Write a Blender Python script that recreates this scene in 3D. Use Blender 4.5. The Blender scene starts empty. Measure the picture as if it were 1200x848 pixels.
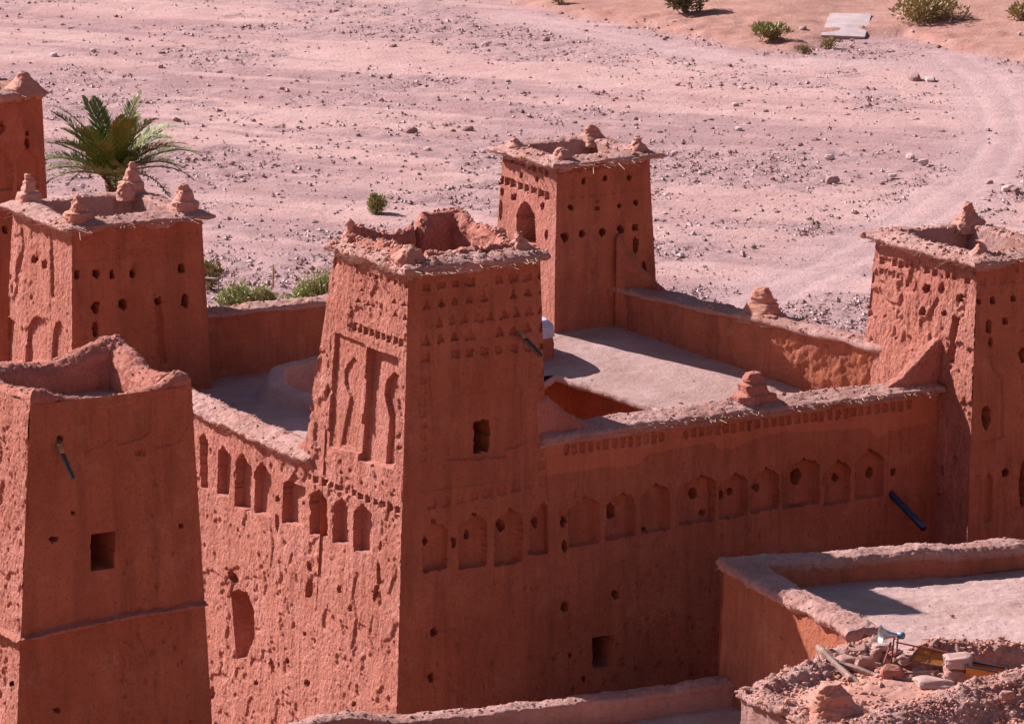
import bpy, math, random
import numpy as np
random.seed(7); rng = np.random.default_rng(7)
S = bpy.context.scene; COL = S.collection
R = math.radians

# ------------------------------------------------------------------ camera, sky, sun, exposure
PITCH = math.atan((424 + 650) / 5000.0)
CAMH = 37.0
cd = bpy.data.cameras.new("camera"); cam = bpy.data.objects.new("camera", cd); COL.objects.link(cam)
cam.location = (0, 0, CAMH); cam.rotation_euler = (math.pi / 2 - PITCH, 0, 0)
cd.sensor_fit = 'HORIZONTAL'; cd.sensor_width = 36; cd.lens = 150; cd.clip_start = 1; cd.clip_end = 6000
S.camera = cam

SUN_A, SUN_E = R(30), R(37)          # sun stands to the left, a little beyond the castle
w = bpy.data.worlds.new("World"); S.world = w; w.use_nodes = True
nt = w.node_tree; bg = nt.nodes["Background"]
sky = nt.nodes.new("ShaderNodeTexSky"); sky.sky_type = 'NISHITA'; sky.sun_disc = False
sky.sun_elevation = SUN_E; sky.sun_rotation = math.atan2(-math.cos(SUN_A), math.sin(SUN_A)) % (2 * math.pi)
sky.altitude = 1200; sky.air_density = 1.0; sky.dust_density = 2.5; sky.ozone_density = 1.0
nt.links.new(sky.outputs[0], bg.inputs[0]); bg.inputs[1].default_value = 0.05
sl = bpy.data.lights.new("sun", 'SUN'); so = bpy.data.objects.new("sun", sl); COL.objects.link(so)
sl.energy = 5.0; sl.angle = R(0.5); sl.color = (1.0, 0.91, 0.87)
import mathutils
ldir = mathutils.Vector((math.cos(SUN_A) * math.cos(SUN_E), -math.sin(SUN_A) * math.cos(SUN_E), -math.sin(SUN_E)))
so.rotation_euler = ldir.to_track_quat('-Z', 'Y').to_euler(); so.location = (-60, 160, 90)
vs = S.view_settings; vs.view_transform = 'Standard'; vs.look = 'None'; vs.exposure = 0.85; vs.gamma = 1

# ------------------------------------------------------------------ survey helpers (photo bearing -> place in the world)
F = 5000.0
A3 = lambda *a: np.array(a, float)
EYE = A3(0, 0, CAMH)
def ray(x, y):
    f = A3(0, math.cos(PITCH), -math.sin(PITCH)); u = A3(0, math.sin(PITCH), math.cos(PITCH))
    return f * F + A3(1, 0, 0) * (x - 600) - u * (y - 424)
def atY(x, y, Y): d = ray(x, y); return EYE + d * (Y / d[1])
def atZ(x, y, Z): d = ray(x, y); return EYE + d * ((Z - CAMH) / d[2])
class Frame:
    def __init__(s, o, deg):
        t = R(deg); s.o = A3(o[0], o[1], 0)
        s.ux = A3(math.cos(t), math.sin(t), 0); s.uy = A3(-math.sin(t), math.cos(t), 0)
    def W(s, x, y, z): return s.o + s.ux * x + s.uy * y + A3(0, 0, z)
    def plane(s, px, py, axis, val):            # point where the bearing meets the plane x=val or y=val, local
        d = ray(px, py); n = s.ux if axis == 'x' else s.uy
        q = EYE + d * ((val - (EYE - s.o) @ n) / (d @ n)) - s.o
        return A3(q @ s.ux, q @ s.uy, q[2])
K = Frame(atY(470, 700, 119.0), 30.2)
ZG = -4.0                                        # riverbed level

# ------------------------------------------------------------------ noise
TAB = rng.random(65536)
def vn(P, f, seed=0):
    Q = P * f + (seed * 17.31 % 91.7) + 5000; I = np.floor(Q).astype(np.int64); T = Q - I; T = T * T * (3 - 2 * T)
    hx = [(I[..., 0] + k) * 73856093 for k in (0, 1)]; hy = [(I[..., 1] + k) * 19349663 for k in (0, 1)]; hz = [(I[..., 2] + k) * 83492791 for k in (0, 1)]
    r = 0
    for a in (0, 1):
        wa = T[..., 0] if a else 1 - T[..., 0]
        for b in (0, 1):
            wb = wa * (T[..., 1] if b else 1 - T[..., 1])
            for c in (0, 1):
                r = r + wb * (T[..., 2] if c else 1 - T[..., 2]) * TAB[(hx[a] ^ hy[b] ^ hz[c] ^ (seed * 7919)) & 65535]
    return r * 2 - 1
def sm(a, b, x): t = np.clip((x - a) / (b - a), 0, 1); return t * t * (3 - 2 * t)

# ------------------------------------------------------------------ mesh helpers
def mesh(V, Q, smooth=True, mat=None):
    V = np.asarray(V, np.float32); Q = np.asarray(Q, np.int32); n = Q.shape[1]
    me = bpy.data.meshes.new("mesh"); me.vertices.add(len(V)); me.vertices.foreach_set("co", V.ravel())
    me.loops.add(Q.size); me.loops.foreach_set("vertex_index", Q.ravel())
    me.polygons.add(len(Q)); me.polygons.foreach_set("loop_start", np.arange(0, Q.size, n, dtype=np.int32))
    try: me.polygons.foreach_set("loop_total", np.full(len(Q), n, np.int32))
    except Exception: pass
    me.update(calc_edges=True); me.polygons.foreach_set("use_smooth", np.full(len(Q), smooth))
    if mat: me.materials.append(mat)
    return me
def setp(o, label=None, cat=None, group=None, kind=None):
    for k, v in (("label", label), ("category", cat), ("group", group), ("kind", kind)):
        if v: o[k] = v
    return o
def obj(name, me, parent=None, loc=(0, 0, 0), **kw):
    o = bpy.data.objects.new(name, me); COL.objects.link(o); o.location = loc; o.parent = parent
    me.name = name
    return setp(o, **kw)
def empty(name, loc, rz=0, **kw):
    o = bpy.data.objects.new(name, None); COL.objects.link(o); o.location = loc; o.rotation_euler = (0, 0, rz)
    o.empty_display_size = .3
    return setp(o, **kw)
def origin(o):
    l = np.zeros(3)
    while o is not None: l += np.array(o.location); o = o.parent
    return l
class MB:                                        # collects quads and triangles (a triangle repeats its last corner index as -1 free list)
    def __init__(s): s.V = []; s.Q = []; s.n = 0
    def add(s, V, Q):
        V = np.asarray(V, float); Q = np.asarray(Q, int); s.V.append(V); s.Q.append(Q + s.n); s.n += len(V); return s
    def build(s, name, mat, parent=None, smooth=True, **kw):
        o0 = origin(parent) if parent is not None else np.zeros(3)
        return obj(name, mesh(np.vstack(s.V) - o0, np.vstack(s.Q), smooth, mat), parent, **kw)
def gridq(nu, nv):                               # quads of a (nv+1)x(nu+1) vertex grid
    i = np.arange(nv)[:, None] * (nu + 1) + np.arange(nu)[None, :]
    return np.stack([i, i + 1, i + nu + 2, i + nu + 1], -1).reshape(-1, 4)
BOXQ = [(0, 3, 2, 1), (4, 5, 6, 7), (0, 1, 5, 4), (1, 2, 6, 5), (2, 3, 7, 6), (3, 0, 4, 7)]
def bar(mb, a, b, w, h=None, up=(0, 0, 1), taper=1.0):      # a squared bar from a to b
    a = np.asarray(a, float); b = np.asarray(b, float); h = h or w; d = (b - a) / np.linalg.norm(b - a)
    s = np.cross(d, up); s /= np.linalg.norm(s); t = np.cross(s, d)
    V = []
    for p, k in ((a, 1.0), (b, taper)):
        for i, j in ((-1, -1), (1, -1), (1, 1), (-1, 1)): V.append(p + s * i * w / 2 * k + t * j * h / 2 * k)
    mb.add(V, BOXQ)
def tube(mb, pts, rad, n=12, cap=True):
    pts = np.asarray(pts, float); m = len(pts); rad = np.broadcast_to(rad, m); V = []
    ref = A3(0.123, 0.31, 0.94)
    for i in range(m):
        d = pts[min(i + 1, m - 1)] - pts[max(i - 1, 0)]; d /= np.linalg.norm(d)
        s = np.cross(d, ref); s /= np.linalg.norm(s); t = np.cross(s, d)
        a = np.linspace(0, 2 * np.pi, n, endpoint=False)
        V.append(pts[i] + rad[i] * (np.cos(a)[:, None] * s + np.sin(a)[:, None] * t))
    V = np.vstack(V); Q = [(i * n + j, i * n + (j + 1) % n, (i + 1) * n + (j + 1) % n, (i + 1) * n + j) for i in range(m - 1) for j in range(n)]
    if cap:
        V = np.vstack([V, pts[:1], pts[-1:]]); c = m * n
        Q += [(c, (j + 1) % n, j, c) for j in range(0)]
        for j in range(0, n, 2):
            Q.append((c, (j + 2) % n, (j + 1) % n, j)); e = (m - 1) * n; Q.append((c + 1, e + j, e + j + 1, e + (j + 2) % n))
    mb.add(V, Q)

# ------------------------------------------------------------------ materials
def nodes(name):
    m = bpy.data.materials.new(name); m.use_nodes = True; n = m.node_tree.nodes; L = m.node_tree.links
    return m, n, L, n["Principled BSDF"]
def tex(n, L, co, scale, detail=6, rough=.6, vec=None, dist=0):
    t = n.new("ShaderNodeTexNoise"); t.inputs["Scale"].default_value = scale; t.inputs["Detail"].default_value = detail
    t.inputs["Roughness"].default_value = rough; t.inputs["Distortion"].default_value = dist
    if vec is not None:
        mp = n.new("ShaderNodeMapping"); mp.inputs["Scale"].default_value = vec; L.new(co, mp.inputs[0]); co = mp.outputs[0]
    L.new(co, t.inputs["Vector"]); return t.outputs["Fac"]
def ramp(n, L, fac, a, b, ca=(0, 0, 0, 1), cb=(1, 1, 1, 1)):
    r = n.new("ShaderNodeValToRGB"); r.color_ramp.elements[0].position = a; r.color_ramp.elements[1].position = b
    r.color_ramp.elements[0].color = ca; r.color_ramp.elements[1].color = cb; L.new(fac, r.inputs[0]); return r.outputs[0]
def mix(n, L, fac, a, b, mode='MIX'):
    m = n.new("ShaderNodeMix"); m.data_type = 'RGBA'; m.blend_type = mode
    for sock, v in ((m.inputs[0], fac), (m.inputs[6], a), (m.inputs[7], b)):
        if hasattr(v, 'is_linked'): L.new(v, sock)
        elif isinstance(v, (int, float)): sock.default_value = v
        else: sock.default_value = (*v[:3], 1)
    return m.outputs[2]
def earth(name, base, alt, spot, pale, crust=.5, bscale=24, streak=.35, bd=.03, pale_amt=.35, vst=1.0):
    m, n, L, b = nodes(name); geo = n.new("ShaderNodeNewGeometry"); co = geo.outputs["Position"]
    c = mix(n, L, ramp(n, L, tex(n, L, co, .55, 5), .36, .64), base, alt)
    c = mix(n, L, ramp(n, L, tex(n, L, co, 2.2, 8, .7, (1, 1, .16)), .5, .72, cb=(streak,) * 3 + (1,)), c, spot)
    c = mix(n, L, ramp(n, L, tex(n, L, co, 1.1, 7, .7, (1, 1, .09), 1.5), .48, .7, cb=(streak * .8,) * 3 + (1,)), c, spot)
    c = mix(n, L, ramp(n, L, tex(n, L, co, .8, 9, .72), .56, .7, cb=(.35, .35, .35, 1)), c, pale)
    c = mix(n, L, ramp(n, L, tex(n, L, co, 9, 6, .75), .55, .72, cb=(.5, .5, .5, 1)), c, spot)
    c = mix(n, L, ramp(n, L, tex(n, L, co, 34, 3, .7), .6, .74, cb=(pale_amt,) * 3 + (1,)), c, pale)
    c = mix(n, L, ramp(n, L, tex(n, L, co, 13, 4, .8, (1, 1, vst)), .34, .46, (.75, .75, .75, 1), (0, 0, 0, 1)), c, spot)
    L.new(c, b.inputs["Base Color"]); b.inputs["Roughness"].default_value = .95; b.inputs["Specular IOR Level"].default_value = .12
    t1 = tex(n, L, co, bscale, 6, .75, (1, 1, vst)); t2 = tex(n, L, co, bscale * .3, 5, .65)
    ad = n.new("ShaderNodeMath"); ad.operation = 'ADD'; L.new(t1, ad.inputs[0]); L.new(t2, ad.inputs[1])
    bp = n.new("ShaderNodeBump"); bp.inputs["Strength"].default_value = crust; bp.inputs["Distance"].default_value = bd
    L.new(ad.outputs[0], bp.inputs["Height"]); L.new(bp.outputs[0], b.inputs["Normal"])
    return m
def plain(name, c, rough=.6, metal=0, var=.25, scale=12, bump=.0, alt=None):
    m, n, L, b = nodes(name); tc = n.new("ShaderNodeTexCoord"); co = tc.outputs["Object"]
    d = alt or tuple(x * (1 - var) for x in c)
    L.new(mix(n, L, ramp(n, L, tex(n, L, co, scale, 5), .35, .65), c, d), b.inputs["Base Color"])
    b.inputs["Roughness"].default_value = rough; b.inputs["Metallic"].default_value = metal
    if bump:
        bp = n.new("ShaderNodeBump"); bp.inputs["Strength"].default_value = bump; bp.inputs["Distance"].default_value = .02
        L.new(tex(n, L, co, scale * 3, 6), bp.inputs["Height"]); L.new(bp.outputs[0], b.inputs["Normal"])
    return m
ADOBE_SHADE = earth("adobe_plaster_shade", (.485, .168, .100), (.40, .132, .077), (.23, .075, .05), (.60, .32, .235), .9, 10, .65, .06, .5)  # adobe of mostly shaded faces, its colour lowered to deepen their shade
CRUST_LIT = earth("adobe_crust_lit", (.63, .262, .208), (.54, .205, .152), (.31, .10, .068), (.74, .44, .385), 1.0, 12, .45, .12, .75, .55)  # rougher adobe of sunlit faces, sunlight brightened into its colour
SMOOTH = earth("adobe_new_plaster", (.57, .192, .112), (.48, .155, .09), (.34, .105, .065), (.60, .29, .21), .8, 12, .55, .05)
DUST = earth("roof_dust", (.52, .35, .335), (.42, .265, .24), (.36, .215, .19), (.63, .49, .48), .8, 10, .4, .05, .5)
CAP = earth("coping_mud", (.54, .325, .30), (.44, .235, .20), (.32, .155, .125), (.72, .56, .53), 1.0, 16, .45, .06, .8)
STRAW = plain("straw", (.72, .55, .47), .9, 0, .45, 3, alt=(.48, .30, .22))
CLOD = earth("mud_clods", (.54, .29, .24), (.46, .22, .165), (.36, .16, .12), (.66, .47, .42), .6, 20, .2, .02, .5)

# ------------------------------------------------------------------ relief patches: a wall face with its recesses modelled in depth
def inpoly(U, V, poly):
    ins = np.zeros(U.shape, bool); n = len(poly)
    for i in range(n):
        x0, y0 = poly[i]; x1, y1 = poly[(i + 1) % n]
        if y0 == y1: continue
        c = ((y0 > V) != (y1 > V)) & (U < (x1 - x0) * (V - y0) / (y1 - y0) + x0); ins ^= c
    return ins
def ell(x, y, w, h, n=12, a=0.0):
    return [(x + w / 2 * math.cos(t), y + h / 2 * math.sin(t)) for t in np.linspace(0, 2 * math.pi, n, endpoint=False)]
def hole(x, y, w=8, h=10, d=.75, name="wall_hole"): return (name, [(x + (a - x) * k, y + (b - y) * k) for a, b in ell(x, y, w, h, 10) for k in (random.uniform(.72, 1.22),)], d)
def row(x0, y0, x1, y1, n, w, h, d, name="slot", tri=False, skip=()):
    out = []; sx = (y1 - y0) / (x1 - x0)
    for i in range(n):
        if i in skip: continue
        t = i / max(n - 1, 1); x = x0 + (x1 - x0) * t + random.uniform(-.4, .4); y = y0 + (y1 - y0) * t + random.uniform(-.4, .4)
        ww = w * random.uniform(.85, 1.15) / 2; hh = h * random.uniform(.85, 1.1) / 2
        if tri: p = [(x - ww, y + hh - sx * ww), (x + ww, y + hh + sx * ww), (x, y - hh)]
        else: p = [(x - ww, y + hh - sx * ww), (x + ww, y + hh + sx * ww), (x + ww, y - hh + sx * ww), (x - ww, y - hh - sx * ww)]
        out.append((name, p, d * random.uniform(.75, 1.1)))
    return out
def arch(xl, xr, ax, ay, yb, d, sh=11, slope=-.155, name="niche"):
    cx = (xl + xr) / 2
    def s(x): return slope * (x - cx)
    q = [(xl, yb + s(xl)), (xr, yb + s(xr)), (xr, ay + sh + s(xr)), (xr - (xr - ax) * .35, ay + sh * .55 + s(xr)), (ax + 2, ay + 2), (ax, ay - 1), (ax - 2, ay + 3), (xl + (ax - xl) * .35, ay + sh * .6 + s(xl)), (xl, ay + sh * 1.1 + s(xl))]
    return (name, q, d)
def groove(pts, wpx, d):
    out = []
    for (x0, y0), (x1, y1) in zip(pts, pts[1:]):
        l = math.hypot(x1 - x0, y1 - y0); nx, ny = -(y1 - y0) / l * wpx / 2, (x1 - x0) / l * wpx / 2
        out.append((None, [(x0 + nx, y0 + ny), (x1 + nx, y1 + ny), (x1 - nx, y1 - ny), (x0 - nx, y0 - ny)], d))
    return out
def cut(wallparts, bag, BL, BR, TR, TL, res=.04, feats=(), amp=(.03, .02, .01), gully=.0, nL=None, nR=None, nv=None, edge=.12, seed=1, erode=0, jit=.015, chips=0, blur=0):
    """adds one face to the wall's mesh `wallparts`, and every recess to `bag` as a piece of its own"""
    BL, BR, TR, TL = map(np.asarray, (BL, BR, TR, TL))
    W = max(np.linalg.norm(BR - BL), np.linalg.norm(TR - TL)); H = max(np.linalg.norm(TL - BL), np.linalg.norm(TR - BR))
    nu = max(2, int(W / res)); nv = nv or max(2, int(H / res))
    s = np.linspace(0, 1, nu + 1)[None, :, None]; t = np.linspace(0, 1, nv + 1)[:, None, None]
    P = (BL * (1 - s) + BR * s) * (1 - t) + (TL * (1 - s) + TR * s) * t
    n = np.cross(BR - BL, TL - BL); n /= np.linalg.norm(n)
    e1 = (BR - BL) / np.linalg.norm(BR - BL); e2 = np.cross(n, e1)
    U = (P - BL) @ e1; V = (P - BL) @ e2
    D = np.zeros(U.shape); LAB = np.zeros(U.shape, int); names = {}
    jU = U + jit * vn(P, 9, seed + 3) + jit * .6 * vn(P, 21, seed + 4); jV = V + jit * vn(P, 9, seed + 5) + jit * .6 * vn(P, 23, seed + 6)
    def uv(px, py):
        d = ray(px, py); q = EYE + d * (((BL - EYE) @ n) / (d @ n)) - BL
        return q @ e1, q @ e2
    for k, (name, poly, dep) in enumerate(feats, 1):
        pl = [uv(*p) for p in poly]; a = np.array(pl)
        box = (U > a[:, 0].min() - .1) & (U < a[:, 0].max() + .1) & (V > a[:, 1].min() - .1) & (V < a[:, 1].max() + .1)
        if not box.any(): continue
        ii = np.where(box); m = inpoly(jU[ii], jV[ii], pl)
        r = (ii[0][m], ii[1][m])
        if not len(r[0]): continue
        if name == 'breach':
            dd = np.full(len(r[0]), 9.); uu, vv = jU[r], jV[r]
            for a_, b_ in zip(pl, pl[1:] + pl[:1]):
                ex, ey = b_[0] - a_[0], b_[1] - a_[1]; t_ = np.clip(((uu - a_[0]) * ex + (vv - a_[1]) * ey) / (ex * ex + ey * ey), 0, 1); dd = np.minimum(dd, np.hypot(uu - a_[0] - ex * t_, vv - a_[1] - ey * t_))
            D[r] = dep * np.clip(dd / .16, 0, 1) ** .7
        elif dep < 0: D[r] = dep if name == 'plaster_band' else D[r] + dep
        else: D[r] = np.where(LAB[r] > 0, np.maximum(D[r], dep), np.maximum(D[r], 0) + dep) if name else np.maximum(D[r], dep)
        if name: LAB[r] = k; names[k] = name
    # loose chips and pits
    for _ in range(chips):
        cu, cv = rng.random() * W, rng.random() * H; r0 = .025 + .055 * rng.random() ** 2.5
        i0, j0 = int(cv / H * nv), int(cu / W * nu); q = int(r0 / res) + 2
        sl_ = (slice(max(i0 - q, 0), i0 + q + 1), slice(max(j0 - q, 0), j0 + q + 1))
        dd = np.hypot(U[sl_] - cu, (V[sl_] - cv) * (.6 + .7 * rng.random())) / r0
        D[sl_] = np.maximum(D[sl_], (dd < 1) * r0 * .8 * (LAB[sl_] == 0))
    for _ in range(blur): Dp = np.pad(D, 1, mode='edge'); D = (Dp[1:-1, 1:-1] * 4 + Dp[:-2, 1:-1] + Dp[2:, 1:-1] + Dp[1:-1, :-2] + Dp[1:-1, 2:]) / 8
    if nL is not None: D = D * np.clip(U / .1, 0, 1)
    if nR is not None: D = D * np.clip(((BR - P) @ e1) / .1, 0, 1)
    wl = np.clip(1 - U / edge, 0, 1) if nL is not None else 0 * U
    wr = np.clip(1 - ((BR - P) @ e1) / edge, 0, 1) if nR is not None else 0 * U
    N = n + (wl[..., None] * nL if nL is not None else 0) + (wr[..., None] * nR if nR is not None else 0)
    N = N / np.linalg.norm(N, axis=-1, keepdims=True); we = np.maximum(wl, wr)
    a0, a1, a2 = [a * (1 - we) + c * we for a, c in zip(amp, (.03, .018, .01))]
    PV = P * A3(1, 1, .45)
    rough = a0 * vn(P, .8, 11) + a1 * (np.abs(vn(P, 1.9, 12)) * -.8 + .3) + a1 * .15 * vn(P, 6.1, 13) + a2 * .4 * vn(PV, 11, 14) + a2 * vn(PV, 21, 15) + a2 * .9 * vn(P, 34, 19)
    if gully: G = P.copy(); G[..., 2] *= .12; rough += gully * (1 - we) * (vn(G, 4.2, 16) + .5 * vn(G, 9, 17))
    if erode:
        E_ = vn(P, 1.3, 21) + .5 * vn(P, 2.9, 22) + .35 * vn(P, 7, 23); fe = (np.clip(U / .3, 0, 1) if nL is not None else 1) * (np.clip(((BR - P) @ e1) / .3, 0, 1) if nR is not None else 1); D = np.maximum(D, erode * fe * sm(.34, .46, E_) * (LAB == 0))
    inset = (.02 + .05 * np.clip(vn(P, 1.7, 18) + .4, 0, 1)) * we ** 2
    X = P - n * D[..., None] + N * (rough * np.where(D > .02, .7, 1) - inset)[..., None]
    Vt = X.reshape(-1, 3); Q = gridq(nu, nv); ql = LAB.ravel()[Q].max(1)
    def put(sel, mb):
        q = Q[sel]; u, inv = np.unique(q, return_inverse=True); mb.add(Vt[u], inv.reshape(q.shape))
    put(ql == 0, wallparts)
    for k, nm in names.items():
        if (ql == k).any():
            mb = MB(); put(ql == k, mb); bag.append((nm, mb))
    return nv
def place(bag, parent, mat, over={}):
    for nm, mb in bag: mb.build(nm, over.get(nm, mat), parent)

# ------------------------------------------------------------------ sweeps: copings, parapets, tower caps
def sweep(mb, path, prof, res=.07, closed=False, amp=(.05, .03, .015), clod=.0, wav=.05, seed=3, side=1, edgejit=0):
    """path: (x,y,ztop) world; prof: (offset to the left of the path * side, z, is_absolute)"""
    p = np.asarray(path, float); m = len(p); seg = m if closed else m - 1
    nrm = []
    for i in range(seg):
        d = (p[(i + 1) % m] - p[i])[:2]; d /= np.linalg.norm(d); nrm.append(A3(-d[1], d[0]) * side)
    mit = []
    for i in range(m):
        a = nrm[i - 1] if (closed or i > 0) else nrm[0]; b = nrm[i] if (closed or i < seg) else nrm[-1]
        mit.append((a + b) / (1 + a @ b))
    mit = np.array(mit)
    pr = []                                       # resample the profile
    for (o0, z0, b0), (o1, z1, b1) in zip(prof, prof[1:]):
        l = math.hypot(o1 - o0, (z1 - z0) if b0 == b1 else 2.0); k = max(1, int(l / res)); k = min(k, 40)
        for t in np.arange(k) / k: pr.append((o0 + (o1 - o0) * t, (z0, b0, z1, b1, t)))
    pr.append((prof[-1][0], (prof[-1][1], prof[-1][2], 0, 0, 0.0)))
    rows = []; 
    for i in range(seg):
        j = (i + 1) % m; k = max(1, int(np.linalg.norm(p[j] - p[i]) / res))
        last = (i == seg - 1) and not closed
        for t in np.arange(k + (1 if last else 0)) / k:
            c = p[i] * (1 - t) + p[j] * t; mm = mit[i] * (1 - t) + mit[j] * t; rows.append((c, mm))
    G = np.zeros((len(rows), len(pr), 3))
    C = np.array([r[0] for r in rows]); M = np.array([r[1] for r in rows])
    zt = C[:, 2] + wav * vn(C * A3(1, 1, 0), .9, seed) + wav * .5 * vn(C * A3(1, 1, 0), 2.3, seed + 1)
    oj = edgejit * vn(C, 2.5, seed + 2) + edgejit * .8 * vn(C, 7, seed + 5)
    for k, (o, (z0, b0, z1, b1, t)) in enumerate(pr):
        za = z0 if b0 else zt + z0; zb = z1 if b1 else zt + z1
        ow = o + (oj if o < 0 else 0)
        G[:, k, :2] = C[:, :2] + M * np.asarray(ow).reshape(-1, 1) if np.ndim(ow) else C[:, :2] + M * ow
        G[:, k, 2] = za * (1 - t) + zb * t
    Gc = np.concatenate([G, G[:1]]) if closed else G
    gu = np.gradient(Gc, axis=0); gv = np.gradient(Gc, axis=1); N = np.cross(gu, gv); N /= np.linalg.norm(N, axis=-1, keepdims=True) + 1e-9
    if closed: N[-1] = N[0] = (N[0] + N[-1]) / 2
    sg = side                                     # make normals point outward/up
    if np.mean(N[..., 2]) < 0: N = -N
    P = Gc; d = amp[0] * vn(P, 1.1, seed) + amp[1] * vn(P, 3.1, seed + 1) + amp[2] * vn(P, 7.5, seed + 2) + amp[2] * .8 * vn(P, 15, seed + 3)
    if clod: d += clod * np.clip(N[..., 2], 0, 1) * (np.clip(vn(P, 5, 31), 0, 1) + .8 * np.clip(vn(P, 10, 32), 0, 1))
    X = P + N * d[..., None]
    if closed: X[-1] = X[0]
    Xe = X if closed else np.concatenate([np.broadcast_to(X[0].mean(0), X[:1].shape), X, np.broadcast_to(X[-1].mean(0), X[:1].shape)])
    nr, nc = Xe.shape[:2]; mb.add(Xe.reshape(-1, 3), gridq(nc - 1, nr - 1))
    return X, N
OCT = None
def ico():
    t = (1 + 5 ** .5) / 2
    V = np.array([(-1, t, 0), (1, t, 0), (-1, -t, 0), (1, -t, 0), (0, -1, t), (0, 1, t), (0, -1, -t), (0, 1, -t), (t, 0, -1), (t, 0, 1), (-t, 0, -1), (-t, 0, 1)], float)
    Fc = [(0, 11, 5), (0, 5, 1), (0, 1, 7), (0, 7, 10), (0, 10, 11), (1, 5, 9), (5, 11, 4), (11, 10, 2), (10, 7, 6), (7, 1, 8), (3, 9, 4), (3, 4, 2), (3, 2, 6), (3, 6, 8), (3, 8, 9), (4, 9, 5), (2, 4, 11), (6, 2, 10), (8, 6, 7), (9, 8, 1)]
    return V / np.linalg.norm(V[0]), np.array(Fc)
IV, IF = ico()
OV = np.array([(1, 0, 0), (-1, 0, 0), (0, 1, 0), (0, -1, 0), (0, 0, 1), (0, 0, -1)], float); OF = np.array([(0, 2, 4), (2, 1, 4), (1, 3, 4), (3, 0, 4), (2, 0, 5), (1, 2, 5), (3, 1, 5), (0, 3, 5)])
def lumps(pts, sizes, flat=.7, oct_=False):       # many small clods as one triangle mesh
    IV_, IF_ = (OV, OF) if oct_ else (IV, IF); k = len(IV_)
    n = len(pts); V = IV_[None] * (1 + .35 * rng.standard_normal((n, k, 1)) * .6) * (np.asarray(sizes)[:, None, None]) * (1 + .3 * rng.standard_normal((n, 1, 3))) * A3(1, 1, flat)
    return (V + np.asarray(pts)[:, None, :]).reshape(-1, 3), (IF_[None] + np.arange(n)[:, None, None] * k).reshape(-1, 3)
def clods(X, N, n, parent, mat, smin=.03, smax=.1, name="loose_clods"):
    up = np.argwhere(N[..., 2] > .6)
    if len(up) < 2: return
    idx = up[rng.integers(0, len(up), n)]; pts = X[idx[:, 0], idx[:, 1]] + rng.normal(0, .03, (n, 3)) * A3(1, 1, 0)
    V, T = lumps(pts, smin + (smax - smin) * rng.random(n) ** 3)
    o = MB().add(V, T).build(name, mat, parent, smooth=False, kind="stuff"); return o
def fringe(path, n, parent, ln=(.12, .4), closed=True, off=-.22, dz=-.06, side=1, name="straw_fringe", rad=.008):
    """reed and twig ends sticking out of a coping's lip"""
    p = np.asarray(path, float); m = len(p); mb = MB(); seg = m if closed else m - 1
    L_ = [np.linalg.norm(p[(i + 1) % m] - p[i]) for i in range(seg)]; pr = np.array(L_) / sum(L_)
    for _ in range(n):
        i = rng.choice(seg, p=pr); a, b = p[i], p[(i + 1) % m]; t = rng.random(); d = (b - a)[:2] / np.linalg.norm((b - a)[:2]); nn = A3(-d[1], d[0], 0) * side
        c = a * (1 - t) + b * t + nn * (off + .08 * rng.normal()) + A3(0, 0, dz + .04 * rng.normal())
        dr = -nn + A3(d[0], d[1], 0) * rng.normal(0, .5) + A3(0, 0, rng.normal(-.12, .2)); dr /= np.linalg.norm(dr)
        l = rng.uniform(*ln) * (.75 if rng.random() < .93 else 1.7)
        s = np.cross(dr, (0.1, .2, 1)); s /= np.linalg.norm(s); u = np.cross(s, dr); r = rad * rng.uniform(.6, 1.5)
        e = c + dr * l; st = c - dr * l * .5
        V = [st + s * r, st - s * r * .6 + u * r, st - s * r * .6 - u * r, e + s * r * .7, e - s * r * .4 + u * r * .7, e - s * r * .4 - u * r * .7]
        mb.add(V, [(0, 1, 4, 3), (1, 2, 5, 4), (2, 0, 3, 5)])
    return mb.build(name, STRAW, parent, smooth=False, kind="stuff")
def blob(prof, c, n=44, amp=.05, seed=5, rot=.53, sq=.6, sub=.035):
    """stepped mud pinnacle: prof = (z, half_x, half_y, dx, dy)"""
    pts = []
    for a, b in zip(prof, prof[1:]):
        l = math.dist(a[:3], b[:3]); k = max(1, int(l / sub))
        for t in np.arange(k) / k: pts.append([x + (y - x) * t for x, y in zip(a, b)])
    pts.append(list(prof[-1])); V = []
    for z, rx, ry, dx, dy in pts:
        for a in np.linspace(0, 2 * math.pi, n, endpoint=False):
            ca, sa = math.cos(a), math.sin(a); x = math.copysign(abs(ca) ** sq, ca) * rx + dx; y = math.copysign(abs(sa) ** sq, sa) * ry + dy
            V.append((x * math.cos(rot) - y * math.sin(rot), x * math.sin(rot) + y * math.cos(rot), z))
    V = np.array(V); ctr = np.array([(0, 0, z[0]) for z in pts]).repeat(n, 0); nn = V - ctr; nn /= np.linalg.norm(nn, axis=1, keepdims=True) + 1e-6
    V = V + np.asarray(c); V += nn * (amp * vn(V, 2.6, seed) + amp * .8 * vn(V, 6, seed + 1) + amp * .7 * vn(V, 13, seed + 2) + (.012 + amp * .25) * vn(V, 27, seed + 3))[:, None]
    m = len(pts); Q = [(i * n + j, i * n + (j + 1) % n, (i + 1) * n + (j + 1) % n, (i + 1) * n + j) for i in range(m - 1) for j in range(n)]
    return MB().add(V, Q)
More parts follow.
